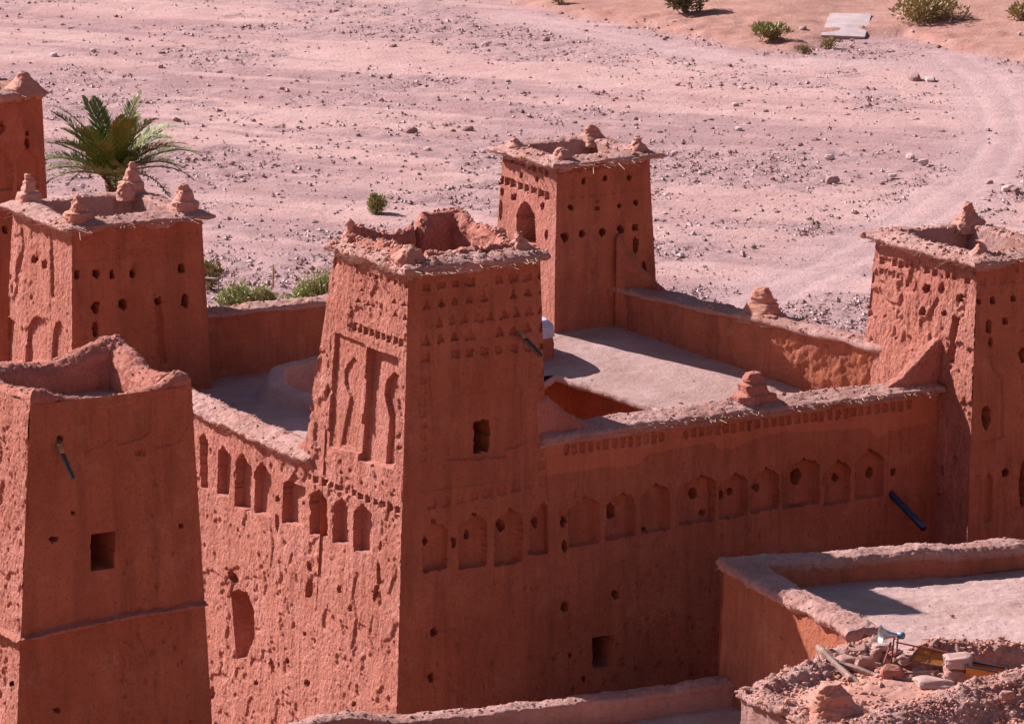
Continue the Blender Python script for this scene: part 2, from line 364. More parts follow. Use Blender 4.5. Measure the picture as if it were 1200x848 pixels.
def sheet(mb, fn, x0, x1, y0, y1, res, zf, keep=None, amp=.03):
    nu, nv = int((x1 - x0) / res), int((y1 - y0) / res); xs = np.linspace(x0, x1, nu + 1); ys = np.linspace(y0, y1, nv + 1)
    X, Y = np.meshgrid(xs, ys); Z = zf(X, Y); P = fn.o + X[..., None] * fn.ux + Y[..., None] * fn.uy; P[..., 2] = Z
    P[..., 2] += amp * vn(P, .6, 41) + amp * .5 * vn(P, 1.9, 42) + amp * .3 * vn(P, 6, 43) + amp * .18 * vn(P, 14, 44)
    Q = gridq(nu, nv)
    if keep is not None:
        k = keep(X, Y).ravel(); Q = Q[k[Q].all(1)]
    mb.add(P.reshape(-1, 3), Q)

# ================================================================== GROUND
def ground_z(X, Y):
    river = ZG + .25 * np.sin(X * .05 + Y * .021) * sm(190, 230, Y)
    pad = -2.6
    z = pad + (river - pad) * sm(138, 172, Y)
    hill = 35 - .345 * Y
    z = np.where(Y < 118, np.maximum(z, hill), z)
    bank = bank_d(X, Y)
    z = z + .45 * sm(-.6, 2.6, bank) + .6 * sm(1.5, 18, bank)
    return z
BANKPX = [(-400, -60), (560, -6), (640, 16), (760, 36), (850, 57), (930, 66), (1000, 47), (1060, 46), (1120, 66), (1210, 78), (1500, 130)]
BANK = np.array([atZ(x, y, ZG)[:2] for x, y in BANKPX])
def bank_d(X, Y):
    yb = np.interp(X, BANK[:, 0], BANK[:, 1]); P = np.stack([X, Y, 0 * X], -1)
    return (Y - yb) * .8 + 1.2 * vn(P, .25, 51) + .5 * vn(P, .8, 52)
def polyd(X, Y, pts):
    d = np.full(X.shape, 1e9)
    for a, b in zip(pts, pts[1:]):
        ab = b - a; t = np.clip(((X - a[0]) * ab[0] + (Y - a[1]) * ab[1]) / (ab @ ab), 0, 1)
        d = np.minimum(d, np.hypot(X - a[0] - ab[0] * t, Y - a[1] - ab[1] * t))
    return d
def px_line(p): return np.array([atZ(x, y, ZG)[:2] for x, y in p])
TRACK = px_line([(1115, 70), (1150, 95), (1172, 130), (1178, 165), (1150, 205), (1090, 245), (1020, 285), (950, 320), (880, 352), (780, 395), (640, 450)])
TRACK2 = px_line([(600, 20), (720, 45), (850, 70), (980, 78), (1080, 80), (1150, 84)])
def axis(lo, hi, step, far, g=1.35):
    a = list(np.arange(lo, hi + step / 2, step)); s = step
    l = [lo]; 
    while l[-1] > -far: s *= g; l.append(l[-1] - s)
    s = step; r = [hi]
    while r[-1] < far: s *= g; r.append(r[-1] + s)
    return np.array(sorted(set(l[1:])) + a + r[1:])
xs = axis(-46, 46, .3, 2500); ys = axis(166, 345, .3, 2600)
ys = np.array(sorted([y for y in ys if y < -20 or y >= 166] + list(np.arange(-18, 166, 2.0))))
X, Y = np.meshgrid(xs, ys); Z = ground_z(X, Y); P = np.stack([X, Y, Z], -1)
near = ((X > -60) & (X < 60) & (Y > 160) & (Y < 360))
a_, b_ = math.cos(R(24)), math.sin(R(24))
Sx = (X * a_ - Y * b_); Sy = (X * b_ + Y * a_); SP = np.stack([Sx * .16, Sy, 0 * X], -1)
st = vn(SP, .22, 61) + .6 * vn(SP, .6, 62) + .35 * vn(SP, 1.4, 63)
td = np.minimum(polyd(X, Y, TRACK), polyd(X, Y, TRACK2) * 1.25); tm = sm(4.2, 2.0, td + .7 * vn(P * A3(1, 1, 0), .5, 64))
rut = np.exp(-((np.abs(td - 1.0)) / .35) ** 2) * tm
grav = sm(-.15, .35, vn(P * A3(1, 1, 0), .09, 65) + .5 * vn(P * A3(1, 1, 0), .3, 66) - .45 * st) * (1 - tm * .8)
P[..., 2] += near * (.06 * st + .07 * vn(P, .35, 67) + (.05 + .08 * grav) * vn(P, 1.1, 68) + .05 * grav * vn(P, 2.2, 69) - .05 * rut)
bm = sm(-1.5, 1.5, bank_d(X, Y) + .8 * vn(P * A3(1, 1, 0), .5, 70)); bm = np.maximum(bm, sm(168, 150, Y))
me = mesh(P.reshape(-1, 3), gridq(len(xs) - 1, len(ys) - 1))
for nm, arr in (("bank", bm), ("track", tm), ("rut", rut), ("gravel", grav), ("streak", np.clip(st * .5 + .5, 0, 1)), ("hill", sm(150, 125, Y))):
    at = me.attributes.new(nm, 'FLOAT', 'POINT'); at.data.foreach_set("value", arr.ravel().astype(np.float32))
def ground_mat():
    m, n, L, b = nodes("riverbed_dust"); geo = n.new("ShaderNodeNewGeometry"); co = geo.outputs["Position"]
    def A(k): a = n.new("ShaderNodeAttribute"); a.attribute_name = k; return a.outputs["Fac"]
    c = mix(n, L, ramp(n, L, A("streak"), .36, .64), (0.370, 0.224, 0.231), (0.560, 0.357, 0.337))
    c = mix(n, L, ramp(n, L, tex(n, L, co, .12, 8, .65), .4, .62), c, mix(n, L, .6, c, (0.433, 0.242, 0.233)))
    mp = n.new('ShaderNodeMapping'); mp.inputs['Rotation'].default_value = (0, 0, R(24)); L.new(co, mp.inputs[0])
    c = mix(n, L, ramp(n, L, tex(n, L, mp.outputs[0], .5, 8, .7, (.14, 1, 1)), .5, .70, cb=(.55, .55, .55, 1)), c, (0.605, 0.395, 0.379))
    c = mix(n, L, ramp(n, L, tex(n, L, mp.outputs[0], .34, 8, .7, (.16, 1, 1)), .52, .72, cb=(.55, .55, .55, 1)), c, (0.383, 0.215, 0.211))
    g = mix(n, L, ramp(n, L, tex(n, L, co, 2.6, 7, .8), .40, .62), (0.343, 0.210, 0.216), (0.504, 0.324, 0.327))
    c = mix(n, L, ramp(n, L, A("gravel"), .05, 1.0, cb=(.75, .75, .75, 1)), c, g)
    c = mix(n, L, ramp(n, L, tex(n, L, co, 1.7, 8, .8), .54, .68, cb=(.5, .5, .5, 1)), c, (0.353, 0.198, 0.190))
    c = mix(n, L, ramp(n, L, tex(n, L, co, 3.4, 5, .8), .58, .68, cb=(.6, .6, .6, 1)), c, (0.302, 0.166, 0.155))
    c = mix(n, L, ramp(n, L, tex(n, L, co, 4.1, 5, .8), .58, .68, cb=(.7, .7, .7, 1)), c, (0.645, 0.439, 0.430))
    t = mix(n, L, ramp(n, L, tex(n, L, co, 2, 6), .4, .65), (0.464, 0.303, 0.311), (0.524, 0.347, 0.345))
    tf = n.new("ShaderNodeMath"); tf.operation = "MULTIPLY"; tf.inputs[1].default_value = .6; L.new(A("track"), tf.inputs[0]); rt = n.new("ShaderNodeMath"); rt.operation = "MULTIPLY"; rt.inputs[1].default_value = .35; L.new(A("rut"), rt.inputs[0])
    c = mix(n, L, tf.outputs[0], c, t); c = mix(n, L, rt.outputs[0], c, (0.564, 0.386, 0.379))
    r = mix(n, L, ramp(n, L, tex(n, L, co, .5, 8, .7), .35, .66), (.47, .265, .225), (.37, .175, .14))
    r = mix(n, L, ramp(n, L, tex(n, L, co, 2.2, 6, .7), .58, .7), r, (.38, .18, .14))
    c = mix(n, L, A("bank"), c, r); c = mix(n, L, A("hill"), c, (.36, .17, .12))
    L.new(c, b.inputs["Base Color"]); b.inputs["Roughness"].default_value = .95; b.inputs["Specular IOR Level"].default_value = .1
    bp = n.new("ShaderNodeBump"); bp.inputs["Strength"].default_value = .9; bp.inputs["Distance"].default_value = .2
    L.new(tex(n, L, co, 3.4, 8, .72), bp.inputs["Height"]); L.new(bp.outputs[0], b.inputs["Normal"])
    return m
me.materials.append(ground_mat())
obj("riverbed", me, kind="structure")
def gz(x, y): return float(ground_z(np.array(x, float), np.array(y, float)))
def on_ground(px, py):                           # bearing to ground, iterated over the relief
    z = ZG
    for _ in range(8): p = atZ(px, py, z); z = gz(p[0], p[1])
    return atZ(px, py, z)

# ================================================================== KASBAH
kas = empty("kasbah", tuple(K.W(9, 9, -2.6)), label="red mud brick kasbah with four corner towers round a flat roof terrace", cat="castle")
NX, NY = K.ux, K.uy
def tower(name, b, t, z0, z1, fr, fl, label, ampR, ampL, res=.042, zl=None, eave=.3, capz=(.17, -1.15), pinn=(), nfr=260, ncl=300, erodeL=0, erodeR=0, parent=kas, Fm=K, matR=ADOBE_SHADE, gull=(.006, .02), chips=(40, 60), capseed=3, jitR=.015, blurL=0, inner=.5, wav=.05, clod=.035, ring=None):
    """b, t = (x0,x1,y0,y1) at foot and at the eave; fr/fl = recesses on the right- and left-facing sides"""
    W4 = lambda q, z: [Fm.W(q[0], q[2], z), Fm.W(q[1], q[2], z), Fm.W(q[1], q[3], z), Fm.W(q[0], q[3], z)]
    B, T = W4(b, z0), W4(t, z1); wall = MB(); bagR, bagL = [], []
    nf, nl, nb, nr = -Fm.uy, -Fm.ux, Fm.uy, Fm.ux
    nv = int((z1 - z0) / res)
    cut(wall, bagR, B[0], B[1], T[1], T[0], res, fr, ampR, gull[0], nl, nr, nv, seed=31, erode=erodeR, chips=chips[0], jit=jitR)
    wallL = MB()
    if zl is None: cut(wallL, bagL, B[3], B[0], T[0], T[3], res * .9, fl, ampL, gull[1], nb, nf, nv, seed=57, erode=erodeL, chips=chips[1], blur=blurL, jit=.009)
    else:
        t_ = (zl[0] - z0) / (z1 - z0); c0 = B[0] * (1 - t_) + T[0] * t_; c3 = Fm.W(zl[1], zl[2], zl[0])
        cut(wallL, bagL, c3, c0, T[0], T[3], res * .85, fl, ampL, gull[1], nb, nf, None, seed=57, erode=erodeL, chips=chips[1], blur=blurL, jit=.009)
    cut(wall, [], B[1], B[2], T[2], T[1], .3, (), ampR, 0, nf, nb, nv); cut(wall, [], B[2], B[3], T[3], T[2], .3, (), ampR, 0, nr, nl, nv)
    o = wall.build(name, matR, parent, label=label)
    wallL.build("weathered_sunlit_face", CRUST_LIT, o)
    place(bagR, o, matR); place(bagL, o, CRUST_LIT)
    ringp = [tuple(q) for q in T] if ring is None else ring
    e = -eave
    prof = [(.02, -.3, 0), (-.02, -.12, 0), (e * .8, -.1, 0), (e, -.04, 0), (e * .92, .03, 0), (0, .12, 0), (inner * .6, capz[0], 0), (inner, capz[0] - .06, 0), (inner + .05, capz[1], 0)]
    mb = MB(); Xc, Nc = sweep(mb, ringp, prof, .06, True, (.04, .03, .018), clod, wav, capseed, 1, .05)
    mb.build("eave_coping", CAP, o)
    fl_ = MB(); c = np.array(T).mean(0); q = [np.array(p) * .99 + c * .01 for p in T]
    s = np.linspace(0, 1, 25)[None, :, None]; u = np.linspace(0, 1, 25)[:, None, None]
    g = (q[0] * (1 - s) + q[1] * s) * (1 - u) + (q[3] * (1 - s) + q[2] * s) * u; g[..., 2] = z1 + capz[1] + .05 + .06 * vn(g, 1.5, 5); fl_.add(g.reshape(-1, 3), gridq(24, 24)); fl_.build("tower_floor", DUST, o)
    fringe(ringp, nfr, o, off=e * .85, dz=-.05)
    clods(Xc, Nc, ncl, o, CLOD, .025, .09)
    for (pc, pf, am, sd) in pinn: blob(pf, pc, amp=am, seed=sd).build("pinnacle", CLOD if am > .055 else CRUST_LIT, o)
    return o
def stepped(h, r): return [(-.15, r * 1.25, r * 1.2, 0, 0), (h * .38, r * 1.1, r, 0, 0), (h * .42, r * .72, r * .7, 0, 0), (h * .75, r * .6, r * .58, 0, 0), (h * .8, r * .42, r * .4, 0, 0), (h, r * .2, r * .2, 0, 0), (h + .01, .01, .01, 0, 0)]
def cone(h, r): return [(-.15, r * 1.4, r * 1.3, 0, 0), (h * .25, r, r * .9, 0, 0), (h * .6, r * .55, r * .5, 0, 0), (h * .9, r * .3, r * .26, 0, 0), (h, r * .12, r * .1, 0, 0), (h + .01, .01, .01, 0, 0)]
def dome(h, r): return [(-.1, r * 1.15, r * 1.1, 0, 0), (h * .35, r, r, 0, 0), (h * .75, r * .75, r * .75, 0, 0), (h, r * .3, r * .3, 0, 0), (h + .01, .01, .01, 0, 0)]

# ---- nearest tower
NICHES_R = [(496, 524, 509, 612, 668), (538, 570, 556, 603, 664), (580, 612, 597, 597, 661), (621, 652, 637, 590, 648), (667, 702, 685, 582, 638), (711, 744, 730, 577, 630), (752, 785, 769, 567, 622), (797, 838, 822, 556, 612), (843, 875, 862, 554, 606), (880, 912, 898, 548, 598), (917, 960, 942, 537, 592), (967, 996, 983, 539, 590), (1003, 1035, 1020, 527, 583)]
nich = [arch(a, b, c, d, e, .26, 12) for a, b, c, d, e in NICHES_R]
HOLES_R = [(502, 636, 6, 10), (532, 636, 6, 12), (552, 628, 6, 9), (591, 618, 10, 14), (632, 614, 7, 12), (660, 611, 6, 12), (662, 640, 5, 13), (720, 599, 12, 18), (760, 622, 5, 5), (817, 580, 10, 11), (828, 602, 8, 7), (849, 581, 5, 8), (860, 577, 7, 9), (892, 573, 8, 9), (938, 559, 14, 18), (968, 562, 5, 8), (984, 561, 7, 9), (1006, 558, 5, 9), (1025, 556, 8, 11), (1047, 553, 5, 10), (1019, 529, 5, 6), (508, 740, 9, 9), (505, 793, 8, 9), (662, 710, 9, 11), (722, 697, 8, 9), (684, 795, 4, 6), (668, 768, 4, 5), (508, 612, 5, 6), (556, 603, 5, 6), (597, 598, 5, 5), (637, 592, 5, 5)]
hR = [hole(x, y, a, b) for x, y, a, b in HOLES_R]
nR = [("panel", [(505, 437), (628, 424), (628, 556), (505, 575)], .03), ("panel", [(525, 466), (612, 452), (612, 523), (594, 527), (594, 536), (527, 539)], .085)]
nR += groove([(525, 466), (525, 538), (590, 532)], 2.5, .07) + groove([(550, 488), (590, 487)], 2, .04)
for y0, y1, n, w_, h_, tr in ((337, 323, 9, 9, 7, 0), (357, 340, 9, 9, 10, 1), (378, 362, 10, 10, 12, 1), (398, 382, 9, 10, 11, 1), (418, 405, 9, 8, 9, 0)):
    nR += row(500, y0, 636, y1, n, w_, h_, .1, "relief_chip", tri=bool(tr), skip=(rng.integers(0, 9),))
nR += [("relief_chip", ell(496, y, 8, 8), .05) for y in range(446, 548, 13)] + [("relief_chip", ell(634, y, 7, 9), .05) for y in range(436, 536, 16)]
nR += row(583, 556, 633, 545, 3, 13, 11, .06, "relief_chip", True) + row(510, 568, 560, 560, 4, 9, 5, .04, "relief_chip", True)
nR += row(506, 592, 637, 564, 9, 9, 9, .07)
nR += [("window", [(557, 494), (575, 492), (574, 529), (557, 531)], 3)]
nR += groove([(497, 575), (640, 556)], 2, .03)
nR += [f for f in nich[:4]] + hR
nL = [("panel", [(392, 389), (428, 404), (421, 531), (384, 523)], .12), ("panel", [(430, 407), (467, 419), (461, 549), (420, 540)], .26),
      ("keyhole_arch", [(404, 426), (410, 419), (417, 427), (421, 437), (417, 470), (412, 526), (396, 521), (406, 466), (400, 450), (399, 435)], .2),
      ("keyhole_arch", [(444, 447), (453, 436), (465, 447), (464, 470), (455, 500), (453, 546), (443, 544), (448, 490), (442, 462)], .42)]
nL += row(415, 383, 470, 402, 9, 5, 9, .12) + row(420, 318, 477, 336, 9, 5, 6, .06) + row(420, 352, 474, 372, 6, 7, 7, .08, "relief_chip", True) + row(424, 340, 474, 357, 5, 7, 6, .07, "relief_chip", True)
tN = ((-.35, 5.2, -.12, 5.4), (.4, 4.75, .18, 4.65))
T14 = 14.02
PN = lambda x, y, z=T14: tuple(K.W(x, y, z))

Ntow = tower("corner_tower", *tN, -2.6, T14, nR, nL + [], "nearest tower with a broken crumbling top and carved panels", (.02, .008, .004), (.035, .02, .016), .04, zl=(7.29, .088, 6.25), pinn=[
    ((PN(.7, .7, 14.15)), dome(.5, .36), .1, 3), ((PN(.75, 4.35, 14.1)), cone(.75, .26), .1, 7), ((PN(4.35, .65, 14.1)), cone(.6, .34), .1, 9)],
    ncl=900, nfr=420, erodeL=.06, erodeR=.018, jitR=.03, chips=(420, 160), wav=.09, clod=.08, inner=.55, eave=.26)
# the broken inner parapet round the tower's top
for path in ([(.75, 4.45, 14.7), (1.0, 4.1, 14.55), (1.6, 4.1, 14.35), (2.3, 4.15, 14.3), (2.7, 4.1, 14.4)], [(2.9, 3.9, 14.35), (3.2, 4.2, 14.7), (3.9, 4.3, 14.72), (4.25, 4.25, 14.78), (4.3, 3.3, 14.62), (4.2, 2.3, 14.6), (4.3, 1.6, 14.5), (4.2, 1.1, 14.45)], [(1.3, .75, 14.35), (2.1, .75, 14.3), (3.2, .75, 14.3), (4.2, .8, 14.4)], [(.9, 1.2, 14.35), (.9, 2.4, 14.3), (.85, 3.8, 14.4)]):
    mb = MB(); X_, N_ = sweep(mb, [K.W(*q) for q in path], [(-.26, 13.3, 1), (-.24, -.25, 0), (-.1, 0, 0), (.1, 0, 0), (.24, -.22, 0), (.27, 13.0, 1)], .05, False, (.07, .06, .03), .08, .12, 9)
    mb.build("broken_parapet", CRUST_LIT, Ntow); clods(X_, N_, 70, Ntow, CLOD, .03, .1)

# ---- left wall (its right end carries the foot of the nearest tower)
lw = MB(); bag = []
NL8 = [[(235, 571), (234, 512), (239, 508), (244, 517), (244, 573)], [(255, 578), (256, 529), (262, 522), (271, 535), (270, 583)], [(276, 592), (277, 541), (285, 532), (295, 547), (294, 600)], [(298, 600), (299, 553), (307, 542), (318, 557), (320, 606)], [(332, 612), (333, 566), (340, 562), (346, 552), (352, 563), (358, 571), (358, 616)], [(364, 625), (365, 580), (376, 573), (385, 586), (385, 629)], [(391, 635), (392, 590), (401, 583), (409, 594), (409, 638)], [(416, 645), (417, 600), (427, 590), (437, 602), (438, 648)]]
fL = [("niche", p, .3) for p in NL8] + row(364, 559, 468, 597, 13, 6, 8, .14)
fL += [hole(326, 584, 5, 9), hole(326, 612, 4, 20), hole(447, 638, 5, 13), hole(445, 672, 5, 30, .3), hole(442, 695, 5, 18, .3), hole(291, 572, 5, 22, .35), hole(318, 578, 4, 12, .35), hole(347, 590, 3, 4), ("wall_hole", [(268, 666), (275, 672), (279, 680), (273, 686), (268, 676)], .3),
       ("breach", [(270, 694), (280, 690), (290, 694), (298, 715), (299, 746), (289, 770), (276, 772), (273, 737)], .85), hole(363, 664, 6, 14, .2), hole(363, 690, 8, 24, .35), hole(318, 781, 6, 20, .3), hole(337, 774, 5, 8), hole(248, 812, 6, 14), hole(400, 690, 4, 8, .15), hole(412, 712, 4, 10, .12), hole(358, 742, 5, 5, .2), hole(300, 800, 5, 6, .2), hole(360, 800, 6, 9, .25), hole(415, 825, 5, 8, .25), hole(425, 552, 0.1, 0.1)]
fL += groove([(318, 600), (322, 640), (318, 665)], 2, .04) + groove([(420, 670), (415, 700), (420, 725), (414, 760)], 2.5, .05) + groove([(440, 720), (434, 745), (440, 770)], 2, .04) + groove([(402, 560), (404, 583)], 2.5, .06)
t_ = (7.3 + 2.6) / (T14 + 2.6); ex = lambda a, b: a + (b - a) * t_
cut(lw, bag, K.W(-.4, 21, -2.6), K.W(-.35, -.12, -2.6), K.W(ex(-.35, .4), ex(-.12, .18), 7.3), K.W(.12, 21, 7.3), .035, fL, (.035, .02, .016), .02, None, -K.uy, seed=77, chips=200, erode=.05, jit=.007)
lwo = lw.build("curtain_wall", CRUST_LIT, kas, label="sunlit rough left wall with a row of tall niches")
place(bag, lwo, CRUST_LIT)
mb = MB(); p = [K.W(.08, 21, 7.42), K.W(.08, 16, 7.45), K.W(.08, 11, 7.42), K.W(.08, 6.6, 7.38), K.W(.12, 5.7, 7.42)]
X_, N_ = sweep(mb, p, [(.05, -.3, 0), (-.02, -.16, 0), (-.2, -.12, 0), (-.22, -.04, 0), (-.16, .02, 0), (.3, .2, 0), (.55, .26, 0), (.85, .12, 0), (.95, 6.4, 1)], .05, False, (.05, .03, .016), .05, .06, 21, 1, .05)
mb.build("coping", CAP, lwo); fringe(p, 320, lwo, (.08, .22), False, -.16, -.05); clods(X_, N_, 380, lwo, CLOD, .02, .06)
# flared foot where the nearest tower meets the left wall
mb = MB(); X_, N_ = sweep(mb, [K.W(.5, 5.2, 9.2), K.W(.5, 5.7, 8.6), K.W(.5, 6.2, 8.1), K.W(.5, 6.8, 7.7), K.W(.5, 7.0, 7.5)], [(-.36, 6.9, 1), (-.3, -.4, 0), (-.05, .0, 0), (.2, -.05, 0), (.35, 6.4, 1)], .05, False, (.05, .05, .025), .0, .05, 23)
mb.build("buttress", CRUST_LIT, Ntow)

# ---- right wall
rw = MB(); bag = []
band = [("plaster_band", [(640, 524), (760, 508), (900, 490), (1096, 462), (1096, 492), (1040, 505), (1030, 512), (1015, 500), (960, 503), (900, 507), (880, 515), (862, 524), (846, 528), (838, 518), (800, 523), (757, 532), (750, 543), (700, 548), (640, 556)], -.035)]
fR = band + row(664, 527, 1065, 474, 44, 5, 10, .075, skip=(13, 14))
fR += groove([(832, 478), (834, 520), (830, 540), (838, 580), (836, 650), (833, 690)], 2, .035) + groove([(716, 540), (714, 560), (722, 575)], 2, .03) + groove([(756, 535), (757, 560)], 2, .03)
fR += nich[4:] + hR + [("window", [(695, 748), (719, 744), (718, 760), (713, 779), (695, 783)], 3)]
cut(rw, bag, K.W(5.06, -.1, -2.6), K.W(19.3, -.1, -2.6), K.W(19.1, .1, 8.56), K.W(4.9, .1, 8.62), .04, fR, (.02, .010, .006), .008, None, None, seed=91, chips=1300, erode=.012)
rwo = rw.build("curtain_wall", ADOBE_SHADE, kas, label="shaded right wall with a row of arched niches and slots under its coping")
place(bag, rwo, ADOBE_SHADE, {"plaster_band": SMOOTH})
mb = MB(); p = [K.W(4.7, .02, 8.66), K.W(8, .02, 8.7), K.W(11.7, .02, 8.66), K.W(15, .02, 8.62), K.W(19.0, .02, 8.58)]
X_, N_ = sweep(mb, p, [(.06, -.3, 0), (.0, -.14, 0), (-.24, -.1, 0), (-.27, -.03, 0), (-.2, .03, 0), (.3, .14, 0), (.6, .2, 0), (.85, .1, 0), (.95, 6.9, 1)], .05, False, (.05, .03, .016), .04, .05, 25, 1, .05)
mb.build("coping", CAP, rwo); fringe(p, 420, rwo, (.06, .2), False, -.2, -.04); clods(X_, N_, 420, rwo, CLOD, .02, .06)
for path, nm in (([(4.6, .35, 9.95), (5.0, .35, 9.85), (5.35, .35, 9.5), (5.7, .35, 9.25), (6.2, .35, 8.95), (6.6, .35, 8.75)], "stepped_stub"), ([(17.2, .45, 8.75), (17.7, .45, 8.95), (18.1, .45, 9.2), (18.5, .45, 9.55), (18.95, .45, 9.95), (19.3, .45, 10.2)], "ramped_stub")):
    mb = MB(); X_, N_ = sweep(mb, [K.W(*q) for q in path], [(-.26, 8.5, 1), (-.24, -.2, 0), (-.14, .0, 0), (.14, .0, 0), (.26, -.2, 0), (.28, 7.0, 1)], .05, False, (.05, .04, .02), .03, .07, 27)
    mb.build(nm, CRUST_LIT, rwo)
sp = K.plane(883, 470, 'y', .45)
for (px, py, h, r, prof) in ((883, 473, 1.05, .52, None),):
    c = K.plane(px, py, 'y', .45); c = K.W(c[0], .5, 8.72)
    blob([(-.1, .72, .4, .05, 0), (.3, .68, .38, .03, 0), (.33, .42, .34, .03, 0), (.62, .4, .3, 0, 0), (.64, .3, .26, 0, 0), (.7, .24, .2, 0, 0), (.72, .27, .22, 0, 0), (.96, .2, .16, 0, 0), (1.0, .02, .02, 0, 0)], c, amp=.045, seed=15, rot=R(30.2), sq=.45).build("pinnacle", CRUST_LIT, rwo)
# blue drain pipe out of the right wall
a = K.plane(1043, 577, 'y', .1); a = K.W(*a); b = K.W(*K.plane(1083, 619, 'y', -1.35))
def pipe(a, b, r, mat, parent, inner=.86):
    d = (b - a) / np.linalg.norm(b - a); m = MB(); tube(m, [a - d * .3, a + (b - a) * .5, b, b, b - d * .5], [r, r, r, r * inner, r * inner], 20, cap=False); return m.build("drain_pipe", mat, parent)
PIPE = plain("blue_pipe_plastic", (.012, .035, .12), .4, 0, .4, 4)
pipe(a, b, .105, PIPE, rwo)

# ---- left tower
eL = 12.42; cL = lambda x, y, z=eL: tuple(K.W(x, y, z))
lR = [hole(90, 322, 6, 11), hole(112, 321, 8, 10), hole(131, 322, 7, 10), hole(155, 321, 7, 10), hole(212, 315, 9, 11), hole(112, 360, 9, 15), hole(144, 357, 10, 11), hole(217, 352, 10, 14), hole(112, 386, 6, 22), hole(186, 353, 9, 9)]
lR += groove([(186, 355), (188, 385), (192, 425)], 7, .12) + row(96, 285, 232, 271, 12, 6, 6, .03, "relief_chip", True) + row(95, 300, 235, 288, 13, 8, 8, .03, "relief_chip", skip=(3, 7))
lR += [("relief_chip", [(200, 290), (212, 289), (212, 300), (200, 301)], .03)] + groove([(88, 306), (236, 293)], 2, .03)
lL = [("niche", [(-8, 425), (-6, 385), (6, 368), (14, 376), (25, 390), (28, 423)], .14), ("niche", [(30, 425), (31, 385), (37, 375), (44, 370), (52, 376), (56, 390), (57, 422)], .16), ("niche", [(60, 420), (61, 390), (65, 378), (71, 377), (75, 392), (76, 418)], .14)]
lL += row(16, 246, 82, 274, 9, 5, 7, .07) + [hole(40, 304, 6, 11), hole(52, 310, 7, 12)] + groove([(26, 268), (27, 290), (22, 312), (20, 345)], 4, .09) + groove([(59, 272), (60, 300), (62, 350)], 4, .09)
Ltow = tower("corner_tower", (-2.0, 3.7, 18.8, 25.2), (-1.42, 3.2, 19.3, 24.0), -2.6, eL, lR, lL, "left tower with stepped pinnacles on a whole eave and blind arches", (.02, .01, .005), (.04, .022, .016), .045, eave=.36, pinn=[
    (cL(-1.0, 19.75, 12.5), stepped(.86, .37), .06, 31), (cL(-1.0, 23.6, 12.5), stepped(1.0, .33), .06, 32), (cL(2.75, 23.6, 12.5), stepped(1.1, .35), .06, 33), (cL(2.35, 23.3, 12.5), dome(.5, .28), .06, 35), (cL(2.8, 19.75, 12.5), stepped(.9, .36), .07, 34)], erodeL=.04, chips=(300, 70), inner=.55)
# ---- back tower
eB = 14.02
bR = row(658, 200, 764, 187, 11, 6, 7, .04, "relief_chip") + [hole(684, 212, 4, 6), hole(709, 209, 5, 6), hole(737, 208, 5, 6), hole(669, 243, 6, 6), hole(700, 244, 5, 4, .2), hole(726, 241, 5, 5), hole(745, 238, 6, 5), hole(662, 277, 8, 11), hole(682, 274, 7, 9), hole(706, 272, 7, 9), hole(727, 269, 7, 9), hole(744, 267, 7, 8), hole(745, 288, 6, 20), hole(755, 313, 4, 11)]
bR += row(670, 229, 755, 220, 8, 6, 7, .035, "relief_chip") + groove([(726, 270), (728, 315)], 3, .04) + groove([(671, 210), (671, 232)], 2, .04)
bL = row(586, 182, 640, 201, 9, 5, 8, .12) + row(587, 210, 641, 230, 8, 6, 9, .14) + [hole(611, 205, 4, 8), hole(629, 210, 4, 6), hole(589, 225, 4, 9), hole(603, 231, 6, 9), hole(635, 241, 5, 8), hole(640, 275, 4, 11), hole(587, 247, 5, 24, .15), ("doorway", [(605, 280), (606, 252), (610, 241), (615, 236), (620, 240), (626, 252), (628, 290)], 2.4)]
cB = lambda x, y, z: tuple(K.W(x, y, z))
Btow = tower("corner_tower", (12.75, 17.75, 13.1, 18.6), (13.5, 17.05, 13.9, 17.4), -2.6, eB, bR, bL, "back tower with an arched doorway and two rows of square slots", (.02, .012, .006), (.025, .014, .008), .045, eave=.4, capz=(.16, -1.1), pinn=[
    (cB(13.85, 14.2, 14.15), dome(.34, .27), .06, 41), (cB(13.75, 17.05, 14.1), cone(.3, .3), .06, 42), (cB(16.75, 17.05, 14.1), cone(.5, .36), .09, 43), (cB(16.75, 14.2, 14.1), cone(.5, .3), .08, 44)], chips=(320, 90), inner=.5, gull=(.006, .006))
# ---- right tower
eR = 12.7
rL = [f for x, y in ((1034, 306), (1040, 307), (1048, 308), (1056, 310), (1063, 312), (1075, 314), (1086, 317), (1097, 320), (1112, 323), (1120, 326), (1134, 329)) for f in row(x, y, x + 1, y + .3, 1, 6, 8, .1)]
rL += row(1034, 318, 1058, 325, 6, 4, 7, .06) + [hole(1087, 338, 9, 10), hole(1126, 349, 9, 10), hole(1082, 365, 9, 9), hole(1107, 367, 6, 6), hole(1120, 379, 8, 22, .35), hole(1062, 332, 5, 12, .2), hole(1073, 334, 5, 14, .2), hole(1104, 338, 8, 14, .15), hole(1099, 590, 4, 40, .2), hole(1104, 551, 5, 10), hole(1117, 540, 4, 8, .2)]
rL += groove([(1122, 372), (1116, 395), (1112, 425)], 8, .3) + groove([(1100, 350), (1088, 372), (1090, 400)], 5, .1) + [("niche", [(1108, 540), (1109, 480), (1115, 464), (1121, 472), (1121, 545)], .06)]
